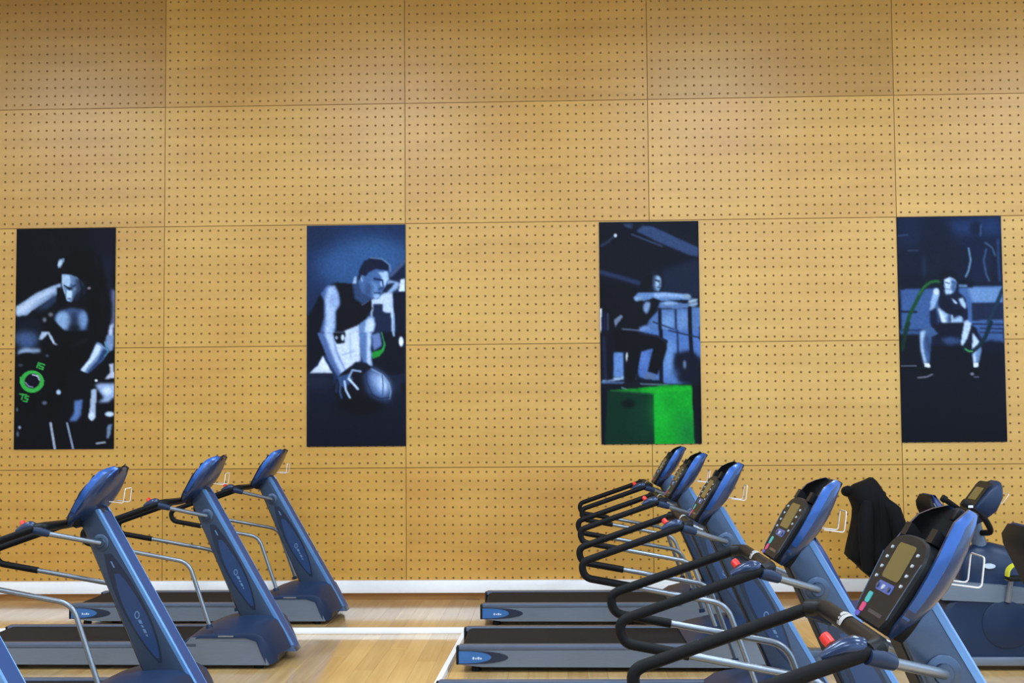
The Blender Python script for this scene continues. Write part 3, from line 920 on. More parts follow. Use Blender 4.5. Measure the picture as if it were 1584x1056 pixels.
# pale band
p.poly([(65, 690), (420, 680), (430, 1056), (70, 1056)], (66, 96, 150), 1.3)
p.poly([(600, 670), (1000, 670), (1010, 1056), (620, 1056)], (74, 106, 162), 1.3)
p.poly([(680, 680), (1000, 675), (1005, 820), (730, 820)], (112, 146, 196), 2)
p.poly([(725, 820), (1005, 820), (1010, 970), (730, 980)], (32, 44, 74), 1.2)
p.line([(730, 1010), (1010, 1015)], 16, (34, 46, 80), 0.9)
p.poly([(590, 610), (740, 620), (730, 680), (590, 680)], (16, 24, 44), 1.5)
p.line([(612, 662), (672, 664)], 24, (104, 138, 176), 1)
p.poly([(60, 700), (80, 700), (85, 1056), (60, 1056)], (20, 24, 44), 1.5)
p.line([(70, 890), (220, 895)], 18, (24, 34, 60), 0.9)
# rope left
p.line([(430, 622), (380, 618), (320, 640), (270, 700), (220, 800), (160, 920), (120, 1056)], 34, (26, 76, 52), 0.9)
p.line([(420, 618), (350, 622), (290, 668), (240, 740)], 10, (54, 120, 70), 0.7)
# rope right
p.line([(1000, 700), (940, 850), (870, 1000), (850, 1056)], 36, (30, 56, 80), 0.9)
# figure
p.ell(500, 580, 72, 66, (18, 24, 40), 2.5)
p.poly([(475, 580), (510, 556), (560, 575), (585, 630), (570, 700), (530, 760), (490, 720), (468, 660)], (140, 170, 208), 1)
p.poly([(475, 600), (520, 580), (530, 640), (520, 720), (490, 700)], (206, 224, 246), 1.3)
p.line([(485, 630), (520, 640)], 9, (60, 84, 120), 0.6)
p.line([(545, 625), (575, 635)], 12, (40, 62, 100), 0.9)
p.poly([(462, 590), (490, 548), (560, 555), (592, 620), (570, 600), (520, 578), (478, 600)], (16, 22, 38), 1.0, 0.95)
p.poly([(545, 600), (585, 630), (570, 705), (540, 745), (535, 680)], (66, 92, 136), 1.5, 0.85)
p.line([(492, 690), (528, 694)], 9, (90, 112, 150), 0.7)
p.line([(512, 630), (505, 668)], 8, (150, 176, 208), 0.7)
p.poly([(470, 700), (540, 700), (560, 760), (500, 770)], (176, 200, 230), 1.4)
p.poly([(380, 690), (420, 690), (430, 740), (395, 830), (370, 895), (342, 880), (350, 800)], (150, 178, 216), 1)
p.ell(400, 712, 24, 30, (206, 222, 242), 1)
p.poly([(340, 890), (400, 860), (420, 1000), (370, 1030), (345, 1000)], (24, 34, 62), 1.5)
p.poly([(440, 750), (500, 740), (600, 720), (660, 770), (690, 900), (690, 970), (640, 1000), (640, 1040), (470, 1050), (430, 960), (410, 860)], (24, 34, 60), 1.2)
p.poly([(412, 850), (450, 880), (520, 920), (560, 960), (640, 920), (640, 1000), (610, 1036), (500, 1040), (450, 990)], (160, 188, 224), 1.6)
p.poly([(412, 850), (440, 880), (480, 960), (520, 1040), (460, 1020), (440, 950)], (214, 230, 248), 1.6)
p.ell(525, 960, 24, 40, (60, 84, 126), 2)
p.line([(545, 930), (548, 1030)], 12, (210, 226, 246), 0.9)
p.poly([(440, 760), (480, 750), (560, 880), (640, 860), (660, 960), (600, 920), (500, 910), (450, 850)], (20, 28, 50), 1.3)
p.poly([(535, 770), (570, 790), (600, 830), (560, 820)], (186, 208, 236), 1)
p.poly([(600, 780), (640, 770), (672, 830), (664, 880), (620, 830)], (176, 200, 232), 1.2)
p.poly([(650, 980), (700, 975), (700, 1056), (655, 1056)], (176, 198, 230), 1.3)
p = p4.use(1380, 500, 5.556)
p.poly([(60, 70), (240, 95), (250, 200), (960, 180), (985, 1015), (95, 1015)], (16, 21, 36), 2)
p.grad_v(560, 1015, (12, 15, 27), 0.0, 0.8)
p.poly([(60, 60), (250, 60), (330, 20), (240, 100), (70, 100)], (60, 88, 136), 1.5)
p.poly([(780, 0), (955, 0), (962, 190), (800, 180), (720, 60)], (66, 96, 150), 2)
for yy in (15, 50, 84):
    p.line([(760, yy), (958, yy + 6)], 12, (34, 48, 84), 0.8)
for cx, r in ((850, 60), (920, 50), (800, 40)):
    p.ell(cx, 210, r, r, (19, 26, 46), 2)
p.line([(80, 366), (210, 366)], 9, (110, 116, 132), 0.6)
p.line([(140, 0), (110, 100), (92, 220)], 34, (20, 52, 44), 1)
# legs and shorts
p.poly([(330, 10), (420, 0), (620, 0), (720, 40), (740, 120), (600, 140), (480, 120), (380, 120)], (20, 26, 46), 1.3)
p.poly([(420, 140), (500, 118), (600, 140), (590, 180), (480, 190)], (52, 74, 116), 2)
p.poly([(240, 70), (290, 35), (350, 40), (400, 90), (340, 120), (330, 250), (325, 345), (280, 345), (255, 250), (238, 150)], (70, 98, 146), 1.2)
p.poly([(240, 80), (285, 60), (280, 120), (262, 160), (280, 270), (300, 345), (275, 345), (250, 240)], (176, 200, 230), 1.5)
p.line([(300, 120), (320, 240)], 22, (44, 62, 98), 2)
p.poly([(275, 345), (325, 340), (330, 385), (285, 378)], (224, 232, 246), 0.8)
p.poly([(620, 0), (680, 0), (672, 60), (650, 130), (610, 200), (592, 190), (600, 110)], (188, 208, 236), 1.1)
p.poly([(690, 90), (740, 150), (760, 180), (770, 240), (750, 345), (700, 345), (690, 240), (700, 170)], (112, 142, 186), 1.2)
p.poly([(690, 80), (745, 160), (735, 210), (715, 270), (722, 345), (700, 345), (692, 220)], (198, 216, 242), 1.4)
p.poly([(700, 345), (748, 340), (746, 380), (698, 388)], (222, 232, 246), 0.8)
p.line([(850, 0), (800, 130), (750, 200), (690, 250), (650, 240), (625, 225)], 34, (22, 46, 62), 0.9)
p.line([(690, 246), (660, 246), (632, 226)], 12, (84, 170, 90), 0.6)
p.poly([(240, 400), (330, 385), (350, 440), (250, 470), (215, 470)], (12, 15, 26), 1)
p.line([(225, 468), (300, 462), (348, 440)], 14, (126, 124, 138), 0.8)
p.poly([(670, 400), (745, 385), (760, 450), (690, 470)], (12, 15, 26), 1)
p.ell(692, 440, 18, 13, (130, 132, 146), 0.8)
p.line([(708, 466), (745, 466)], 12, (110, 112, 128), 0.8)

def hang_poster(pr, corners, label):
    """thin rigid board on the wall; the print is its coloured face"""
    (xa, za), (xb, zb) = corners           # left-top, right-bottom on the wall
    y_face = WALL_Y - 0.012
    root = empty('poster', ((xa + xb) / 2, WALL_Y, (za + zb) / 2))
    tag(root, label, 'poster', 'tall fitness posters on the perforated wall')
    w, h = xb - xa, za - zb
    MB().box(-w / 2, w / 2, -0.011, -0.001, -h / 2, h / 2).build('board', 'black_plastic', root, smooth=False)
    u = np.linspace(-w / 2, w / 2, GW + 1)
    v = np.linspace(h / 2, -h / 2, GH + 1)
    V = np.zeros(((GH + 1) * (GW + 1), 3))
    V[:, 0] = np.tile(u, GH + 1)
    V[:, 1] = -0.012
    V[:, 2] = np.repeat(v, GW + 1)
    i = np.arange(GH)[:, None] * (GW + 1) + np.arange(GW)[None, :]
    F = np.stack([i, i + GW + 1, i + GW + 2, i + 1], -1).reshape(-1, 4)
    me = bpy.data.meshes.new('print')
    me.from_pydata(V.tolist(), [], F.tolist())
    ca = me.color_attributes.new('ink', 'FLOAT_COLOR', 'POINT')
    rng = np.random.default_rng(5)
    ink = np.clip(pr.c, 0, 255) / 255.0
    ink = ink * (1 + 0.045 * pr.blur(rng.normal(0, 1, pr.px.shape), 1.0)[..., None] * 1.6)
    ink = np.clip(ink, 0, 1) ** 1.12
    c = np.clip(s2l(ink * 255) * PRINT_GAIN, 0, 1).reshape(-1, 3)
    ca.data.foreach_set('color', np.hstack([c, np.ones((len(c), 1))]).astype(np.float32).ravel())
    me.materials.append(MATS['print_ink'])
    o = bpy.data.objects.new('print', me)
    COL.objects.link(o)
    o.parent = root

m_ = mat('print_ink', (1, 1, 1, 1), 0.6, spec=0.12)
at_ = m_.node_tree.nodes.new('ShaderNodeAttribute')
at_.attribute_name = 'ink'
m_.node_tree.links.new(at_.outputs['Color'], m_.node_tree.nodes['Principled BSDF'].inputs['Base Color'])
POSTER_AT = [((-4.876, 3.363), (-3.963, 1.355)), ((-2.208, 3.358), (-1.314, 1.362)), ((0.434, 3.355), (1.323, 1.364)), ((3.084, 3.363), (4.0, 1.362))]
hang_poster(p1, POSTER_AT[0], 'dark poster of a person lifting a weight plate with green ring')
hang_poster(p2, POSTER_AT[1], 'blue-black poster of a person in sleeveless top leaning on a medicine ball')
hang_poster(p3, POSTER_AT[2], 'dark poster of a person squatting on a bright green box')
hang_poster(p4, POSTER_AT[3], 'dark blue poster of a person squatting with green battle ropes')


# ------------------------------------------------------------------ treadmill (local x: rear 0 -> front 2.16, y: across, z: up)
mat('highlight_blue', lin(96, 142, 200), 0.25, metal=0.3, noise=0.03, coat=0.3)  # paler blue for the painted highlight on the post's front bevels

mat('front_blue', lin(36, 70, 126), 0.5, noise=0.04, nscale=120)
mat('edge_sheen_blue', lin(38, 82, 154), 0.3, metal=0.45, noise=0.03, coat=0.2)  # brighter shell blue, reflection on the console rim put into the colour

def post_x(z):
    """rear and front edge of the leaning post at height z"""
    return 1.42 + (1.08 - z) * 0.436, 1.51 + (1.17 - z) * 0.575

def half_oval(x_end, z0, z1, n=14, x0=0.0):
    """D shape lying on its side: straight at x0, pointed-round at x_end"""
    zc, h = (z0 + z1) / 2, (z1 - z0) / 2
    pts = [(x0, z1), (x0, z0)]
    for k in range(1, n):
        a = -math.pi / 2 + math.pi * k / n
        pts.append((x0 + (x_end - x0) * math.cos(a) ** 0.75, zc + h * math.sin(a)))
    return pts

CO = Vector((1.378, 0, 1.066))
CA = math.radians(59.5)
CE = Vector((math.cos(CA), 0, math.sin(CA)))
CN = Vector((-math.sin(CA), 0, math.cos(CA)))
def cxf(s, y, n):
    return CO + CE * (s * 0.965) + CN * n + Vector((0, y, 0))

def interp(x, xs, ys):
    return float(np.interp(x, xs, ys))

SS = [0.0, 0.03, 0.07, 0.12, 0.18, 0.24, 0.29, 0.335, 0.365, 0.39]
def cw(s): return interp(s, [0, .03, .08, .15, .25, .33, .37, .39], [.135, .160, .185, .196, .188, .150, .118, .085])
def crim(s): return interp(s, [0, .03, .25, .33, .36, .39], [-.010, 0, 0, -.006, -.022, -.045])
def cdep(s): return interp(s, [0, .05, .10, .18, .26, .33, .39], [-.030, -.055, -.072, -.088, -.092, -.088, -.080])

def bowl(inset, s_list, nn=14):
    rings = []
    for s in s_list:
        w = cw(s) - inset
        r_, dp = crim(s), cdep(s) + inset
        row = []
        for k in range(nn + 1):
            a = math.pi * k / nn
            y = -w * math.copysign(abs(math.cos(a)) ** 0.62, math.cos(a))
            n = r_ + (dp - r_) * abs(math.sin(a)) ** 0.7
            row.append(cxf(s, y, n))
        rings.append(row)
    return rings

def make_treadmill():
    root = empty('treadmill', (0, 0, 0))
    HW = 0.365
    # running deck
    MB().box(0.03, 2.0, -0.33, 0.33, 0.055, 0.15).build('deck_frame', 'black_plastic', root, smooth=False)
    b = MB()
    prof = [(0.03, 0.10), (0.022, 0.13), (0.035, 0.155), (0.06, 0.163), (1.56, 0.163), (1.56, 0.14), (0.07, 0.14)]
    b.prism(prof, 'y', -0.295, 0.295).build('running_belt', 'belt_rubber', root)
    for s in (-1, 1):
        y0, y1 = sorted((s * 0.297, s * HW))
        MB().box(0.012, 1.56, y0, y1, 0.140, 0.170, bev=0.006).build('foot_rail', 'rail_grey', root)
        # side panel
        y0, y1 = sorted((s * (HW - 0.03), s * HW))
        sp = MB().prism([(0.012, 0.052), (0.16, 0.035), (1.9, 0.028), (2.03, 0.028), (1.95, 0.205), (1.52, 0.205), (1.46, 0.139), (0.012, 0.139)], 'y', y0, y1).build('side_panel', 'grey_panel', root, smooth=False)
        ys = s * HW
        a, c = sorted((ys, ys + s * 0.0025))
        MB().prism(half_oval(0.315, 0.052, 0.138), 'y', a, c).xf(lambda x, y, z: (x + 0.012, y, z)).build('end_plate', 'inlay_navy', sp)
        a, c = sorted((ys + s * 0.0025, ys + s * 0.0045))
        MB().prism(half_oval(0.205, 0.058, 0.134), 'y', a, c).xf(lambda x, y, z: (x + 0.014, y, z)).build('end_plate_center', 'cap_blue', sp)
        a, c = sorted((ys + s * 0.0045, ys + s * 0.0058))
        mk = MB()
        for q, (u, w) in enumerate(((0.10, 0.012), (0.118, 0.008), (0.131, 0.014), (0.149, 0.010))):
            mk.prism(rrect(u, u + w, 0.083, 0.083 + (0.016 if q % 2 == 0 else 0.012), 0.003, 2), 'y', a, c)
        tag(mk.build('maker_mark', 'mark_white', sp), kind='stuff')
        MB().box(-0.004, 0.014, *sorted((s * 0.30, s * (HW + 0.004))), 0.05, 0.162, bev=0.004).build('end_cap', 'black_plastic', root)
        MB().tube([(0.12, s * 0.30, 0.0), (0.12, s * 0.30, 0.012), (0.12, s * 0.30, 0.06)], [0.03, 0.032, 0.022], 12).build('foot', 'black_rubber', root)
        MB().tube([(1.95, s * 0.30, 0.0), (1.95, s * 0.30, 0.012), (1.95, s * 0.30, 0.06)], [0.03, 0.032, 0.022], 12).build('foot', 'black_rubber', root)
    # motor hood
    hood = MB()
    xs = [1.46, 1.52, 1.58, 1.66, 1.76, 1.88, 1.97, 2.02, 2.06, 2.085, 2.105, 2.112]
    ze = [.172, .205, .218, .226, .230, .234, .230, .212, .165, .125, .092, .08]
    zr = [.172, .222, .252, .280, .296, .304, .300, .272, .205, .155, .115, .09]
    zl = [.165, .190, .2, .2, .2, .2, .18, .10, .035, .03, .03, .04]
    hw = [.34, .362, .368, .37, .371, .371, .371, .370, .365, .350, .320, .29]
    rings = []
    for x, e, r_, l, w in zip(xs, ze, zr, zl, hw):
        ring = [(x, -w, l), (x, -w, e - 0.012)]
        for k in range(13):
            t = -1 + 2 * k / 12
            ring.append((x, t * (w - 0.004), e + (r_ - e) * (1 - abs(t) ** 2.4)))
        ring += [(x, w, e - 0.012), (x, w, l)]
        rings.append([(px - max(0.0, (x - 1.9) / 0.21) * 0.07 * (py / 0.37) ** 2, py, pz) for px, py, pz in ring])
    hood.loft(rings, True, True, True)
    ho = hood.build('motor_hood', 'navy_plastic', root, angle=35)
    for s in (-1, 1):
        lv = MB().box(1.70, 1.80, *sorted((s * 0.3705, s * 0.3735)), 0.208, 0.218)
        lv.build('hood_label', 'piping_grey', ho, smooth=False)
    # leaning post
    zz = [0.06, 0.2, 0.4, 0.6, 0.8, 1.0, 1.06, 1.09, 1.12, 1.15]
    rings = []
    for z in zz:
        a, c = post_x(z)
        if z < 0.2:
            c = min(c, 2.15)
        a = max(a, CO.x + 0.045 + (z - CO.z) * 0.60)
        if z > 1.1:
            c -= (z - 1.1) * 0.4
        rings.append([(x, y, z) for x, y in rrect(a, c, -0.072, 0.072, 0.014, 3)])
    po = MB().loft(rings).build('post', 'post_paint', root, angle=30)
    st = MB()
    zs = [0.30, 0.6, 0.9, 1.07]
    st.loft([[(post_x(z)[0] - 0.004, -0.058, z), (post_x(z)[0] + 0.004, -0.058, z), (post_x(z)[0] + 0.004, 0.058, z), (post_x(z)[0] - 0.004, 0.058, z)] for z in zs])
    st.build('back_strip', 'black_plastic', po, smooth=False)
    fp = MB()
    R = []
    for z in (0.085, 0.4, 0.8, 1.12):
        c = min(post_x(z)[1], 2.15)
        R.append([(c - 0.004, -0.058, z), (c + 0.003, -0.054, z), (c + 0.003, 0.054, z), (c - 0.004, 0.058, z)])
    fp.loft(R).build('front_cover', 'front_blue', po, smooth=False)
    for s in (-1, 1):
        ed = MB()
        for z0, z1 in ((0.10, 1.14),):
            R = []
            for z in (z0, 0.4, 0.8, z1):
                c = min(post_x(z)[1], 2.15)
                R.append([(c - 0.026, s * 0.071, z), (c - 0.026, s * 0.0745, z), (c - 0.006, s * 0.0745, z), (c + 0.0015, s * 0.064, z), (c - 0.004, s * 0.060, z)])
            ed.loft(R)
        ed.build('edge_highlight', 'highlight_blue', po, smooth=False)  # pale strip added as the highlight along the front corner
        def along(z, t):
            a, c = post_x(z)
            return a + (c - a) * t
        def ogive(zt, zb, wmax, tc, pw=0.7, n=16):
            L_, R_ = [], []
            for k in range(n + 1):
                u = k / n
                z = zt + (zb - zt) * u
                w = wmax * (math.sin(math.pi * min(max(u * 0.93 + 0.05, 0), 1)) ** pw)
                a, c = post_x(z)
                m_ = a + (c - a) * tc
                L_.append((m_ - w, z))
                R_.append((m_ + w, z))
            return L_ + R_[::-1]
        a, c = sorted((s * 0.071, s * 0.0738))
        MB().prism(ogive(0.905, 0.335, 0.066, 0.47), 'y', a, c).build('side_inlay', 'inlay_navy', po, smooth=False)
        a, c = sorted((s * 0.0738, s * 0.0750))
        MB().prism(ogive(0.80, 0.36, 0.05, 0.47), 'y', a, c).build('side_inlay_center', 'inlay_blue', po, smooth=False)
        # pale maker's mark: ring, wave and dots running down the post
        mk = MB()
        a, c = sorted((s * 0.0750, s * 0.0758))
        zc = 0.585
        cx = along(zc, 0.47)
        n = 16
        outer, inner = ellipse(cx, zc, 0.014, 0.021, n), ellipse(cx, zc, 0.009, 0.015, n)
        for k in range(n):
            k1 = (k + 1) % n
            mk.prism([outer[k], outer[k1], inner[k1], inner[k]], 'y', a, c)
        for z0, z1, w in ((0.560, 0.540, 0.016), (0.532, 0.520, 0.010), (0.512, 0.492, 0.014), (0.484, 0.474, 0.009), (0.866, 0.832, 0.008)):
            c0, c1 = along(z0, 0.47), along(z1, 0.47)
            mk.prism([(c0 - w / 2, z0), (c0 + w / 2, z0), (c1 + w / 2, z1), (c1 - w / 2, z1)], 'y', a, c)
        tag(mk.build('maker_mark', 'mark_pale', po, smooth=False), kind='stuff')
        bs = MB()
        bs.tube([(1.535, s * 0.070, 0.962), (1.535, s * 0.077, 0.962), (1.535, s * 0.080, 0.962)], [0.046, 0.046, 0.040], 24)
        bs.tube([(1.535, s * 0.080, 0.962), (1.535, s * 0.086, 0.962)], [0.027, 0.024], 20)
        bs.build('boss', 'post_paint', po)
    # hand rails
    for s in (-1, 1):
        y = s * 0.32
        yb = s * 0.345
        path = fillet([(1.325, s * 0.300, 1.066), (1.29, y, 1.062), (0.785, y, 0.888), (0.80, y, 0.812), (1.03, s * 0.324, 0.770)], [0, 0.05, 0.05, 0.05, 0], 8)
        MB().tube(path, 0.0185, 12).build('handle_grip', 'grip_foam', root)
        rail = fillet([(1.02, s * 0.324, 0.772), (1.495, s * 0.335, 0.683), (1.640, yb, 0.27)], [0, 0.07, 0], 8)
        MB().tube(rail, 0.0138, 12).build('handrail', 'silver_tube', root)
        br = MB().tube([(1.315, s * 0.315, 1.045), (1.345, s * 0.298, 1.034), (1.535, s * 0.082, 0.962)], 0.0138, 12).build('brace', 'silver_tube', root)
        MB().tube([(1.285, s * 0.325, 1.055), (1.315, s * 0.314, 1.047), (1.352, s * 0.292, 1.032)], [0.021, 0.023, 0.018], 14).build('collar', 'navy_plastic', br)
        MB().tube([(1.637, yb, 0.262), (1.632, yb, 0.285)], [0.022, 0.019], 12).build('rail_socket', 'navy_plastic', root)
    cb = MB().tube(fillet([(1.285, -0.318, 1.062), (1.325, -0.285, 1.068), (1.340, 0, 1.058), (1.325, 0.285, 1.068), (1.285, 0.318, 1.062)], [0, 0.05, 0.1, 0.05, 0], 6), 0.024, 12).build('crossbar', 'black_plastic', root)
    for q in (0, 1):                                   # two silver contact plates side by side
        pl = MB()
        y0 = 0.035 + q * 0.040
        rings = []
        for k in range(7):
            y = y0 + 0.034 * k / 6
            w = 1.0 - 0.5 * max(0.0, (k - 3) / 3 if q else (3 - k) / 3) ** 2
            rings.append([(1.338 + 0.0262 * math.cos(an), y, 1.060 + 0.0262 * math.sin(an)) for an in [math.radians(125 + (j - 3) * 19 * w) for j in range(7)]])
        pl.loft(rings, False, False, False).build('pulse_sensor', 'chrome', cb)
    # speed pod and stop button on the user's right-hand bar
    pod = MB()
    pr = [(1.185, -0.300, 1.045), (1.205, -0.300, 1.053), (1.235, -0.302, 1.066), (1.262, -0.306, 1.072), (1.282, -0.31, 1.072), (1.292, -0.312, 1.07)]
    pod.tube(pr, [0.010, 0.018, 0.024, 0.027, 0.022, 0.012], 14)
    pd = pod.build('control_pod', 'blue_paint', root)
    MB().tube([(1.213, -0.278, 1.072), (1.205, -0.268, 1.083), (1.200, -0.262, 1.090), (1.198, -0.260, 1.092)], [0.014, 0.0145, 0.013, 0.006], 14).build('stop_button', 'stop_red', pd)
    # console
    sh = MB()
    out, inn = bowl(0.0, SS), bowl(0.012, SS)
    nn = len(out[0])
    sh.loft(out, False, False, False)
    sh.loft(inn, False, False, False)
    for i in range(len(SS) - 1):                       # rims
        for k in (0, nn - 1):
            sh.add([out[i][k], out[i + 1][k], inn[i + 1][k], inn[i][k]], [(0, 1, 2, 3)])
    for i in (0, len(SS) - 1):                         # bottom and top lips
        for k in range(nn - 1):
            sh.add([out[i][k], out[i][k + 1], inn[i][k + 1], inn[i][k]], [(0, 1, 2, 3)])
    so = sh.build('console_shell', 'shell_blue', root, angle=50)
    for s in (-1, 1):
        es = MB()
        sl_ = [0.06, 0.12, 0.18, 0.24, 0.29, 0.335, 0.365, 0.388]
        R = []
        for q, ring in enumerate(bowl(-0.0015, sl_)):
            rg = ring if s < 0 else ring[::-1]
            wq = min(1.0, 0.25 + q * 0.14)
            top_ = Vector(rg[0]); low_ = Vector(rg[0]).lerp(Vector(rg[3]), wq)
            mid_ = Vector(rg[0]).lerp(Vector(rg[1]), 0.9)
            R.append([top_, mid_, low_ + Vector((0, s * 0.001, 0))])
        es.loft(R, False, False, False)
        es.build('shell_edge_sheen', 'edge_sheen_blue', so)  # painted sheen along the rim, widening towards the top
    ln = MB()
    s2 = [0.225, 0.26, 0.30, 0.335, 0.362, 0.384]
    ln.loft(bowl(0.014, s2), False, False, False)
    fl_ = bowl(0.014, [0.225])[0]
    ln.add(fl_, [tuple(range(len(fl_)))])
    ln.build('tray_liner', 'black_plastic', so)
    for y0, y1 in ((-0.13, -0.085), (0.085, 0.13)):
        lg = MB()
        pts = [(0.262, 0.012), (0.262, -0.05), (0.272, -0.05), (0.300, 0.004), (0.300, 0.012)]
        o_ = MB().prism(pts, 'y', y0, y1)
        lg.add([cxf(x, y, z) for x, y, z in o_.v], o_.f)
        lg.build('book_ledge', 'black_plastic', so)
    for y0 in (-0.065, 0.03):
        lg = MB()
        o_ = MB().box(0.355, 0.394, y0, y0 + 0.032, -0.082, -0.058, bev=0.006)
        lg.add([cxf(x, y, z) for x, y, z in o_.v], o_.f)
        lg.build('page_clip', 'black_plastic', so)
    wr = MB()
    wp = fillet([(1.57, -0.045, 1.178), (1.645, -0.045, 1.168), (1.655, -0.045, 1.245), (1.655, 0.055, 1.245), (1.645, 0.055, 1.168), (1.57, 0.055, 1.178)], 0.012, 4)
    wr.tube(wp, 0.0024, 6).build('wire_holder', 'wire_white', so)
    # face
    def outline(d):
        pts = []
        raw = [(0.0 + d, 0.122 - d), (0.035 + d, 0.148 - d), (0.20, 0.178 - d), (0.255 - d, 0.145 - d), (0.268 - d, 0.07), (0.270 - d, 0.0)]
        right = fillet([(s, y, 0) for s, y in raw], 0.03, 4)
        for p in right:
            pts.append((p.x, p.y))
        return pts + [(a, -b_) for a, b_ in pts[-2::-1]]
    fc = MB()
    R = []
    for d_, n_ in ((0.004, -0.05), (0.0, -0.004), (0.002, 0.010), (0.008, 0.016)):
        R.append([cxf(s, y, n_) for s, y in outline(d_)])
    fc.loft(R, True, True)
    fo = fc.build('console_face', 'console_black', root, angle=30)
    def on_face(poly, h0, h1, name, m_):
        o_ = MB().prism([(a, b_) for a, b_ in poly], 'z', h0, h1)
        o_.v = [tuple(cxf(x, y, z)) for x, y, z in o_.v]
        return o_.build(name, m_, fo, smooth=False)
    on_face(rrect(0.132, 0.238, -0.074, 0.074, 0.014), 0.0155, 0.0175, 'screen', 'screen_olive')
    for s in (-1, 1):
        for k in range(4):
            c_ = 0.128 + k * 0.030
            on_face(rrect(c_ - 0.0045, c_ + 0.0045, s * 0.110 - 0.007, s * 0.110 + 0.007, 0.004, 2), 0.0155, 0.0195, 'button', 'button_grey')
        on_face([(0.035, s * 0.137), (0.20, s * 0.166), (0.20, s * 0.163), (0.035, s * 0.134)], 0.0155, 0.018, 'face_trim', 'rail_grey')
    on_face(rrect(0.094, 0.122, -0.065, 0.068, 0.008), 0.0155, 0.0170, 'keypad', 'button_blue')
    for k in range(3):
        on_face(rrect(0.100, 0.114, -0.05 + k * 0.05, -0.032 + k * 0.05, 0.005, 2), 0.0170, 0.020, 'key', 'button_grey' if k == 1 else 'inlay_blue')
    on_face(rrect(0.050, 0.082, 0.060, 0.098, 0.008), 0.0155, 0.0175, 'start_key', 'button_teal')
    on_face(rrect(0.022, 0.048, 0.066, 0.104, 0.008), 0.0155, 0.0175, 'stop_key', 'button_pink')
    on_face(rrect(0.006, 0.020, 0.080, 0.118, 0.005), 0.0155, 0.0170, 'cool_key', 'button_violet')
    on_face(rrect(0.030, 0.040, -0.09, 0.03, 0.003), 0.0155, 0.0165, 'key_strip', 'inlay_navy')
    return root

tread = make_treadmill()
LEFT = 'row of treadmills on the left'
RIGHT = 'row of treadmills on the right'
TM = [
    (-3.82, 9.76, 'blue-grey treadmill nearest the perforated wall in the left-hand row', LEFT),
    (-3.87, 8.10, 'blue-grey treadmill second from the wall in the left-hand row', LEFT),
    (-3.93, 6.36, 'blue-grey treadmill third from the wall in left row, console under first poster', LEFT),
    (-4.06, 4.86, 'treadmill mostly cut off at the bottom left corner, only post edge showing', LEFT),
    (-0.57, 9.70, 'treadmill farthest back in the right-hand row, below the green box poster', RIGHT),
    (-0.62, 8.00, 'treadmill second from the wall in the right-hand row', RIGHT),
    (-0.65, 6.30, 'third treadmill from the wall in the right-hand row, middle of five', RIGHT),
    (-0.56, 4.58, 'treadmill fourth from the wall in right row, console left of black jacket', RIGHT),
    (-0.57, 3.12, 'treadmill closest to the camera in right row with olive screen and red button', RIGHT),
]
for i, (x, y, lab, grp) in enumerate(TM):
    o = tread if i == 0 else copy_tree(tread)
    o.location = (x, y, 0)
    tag(o, lab, 'treadmill', grp)


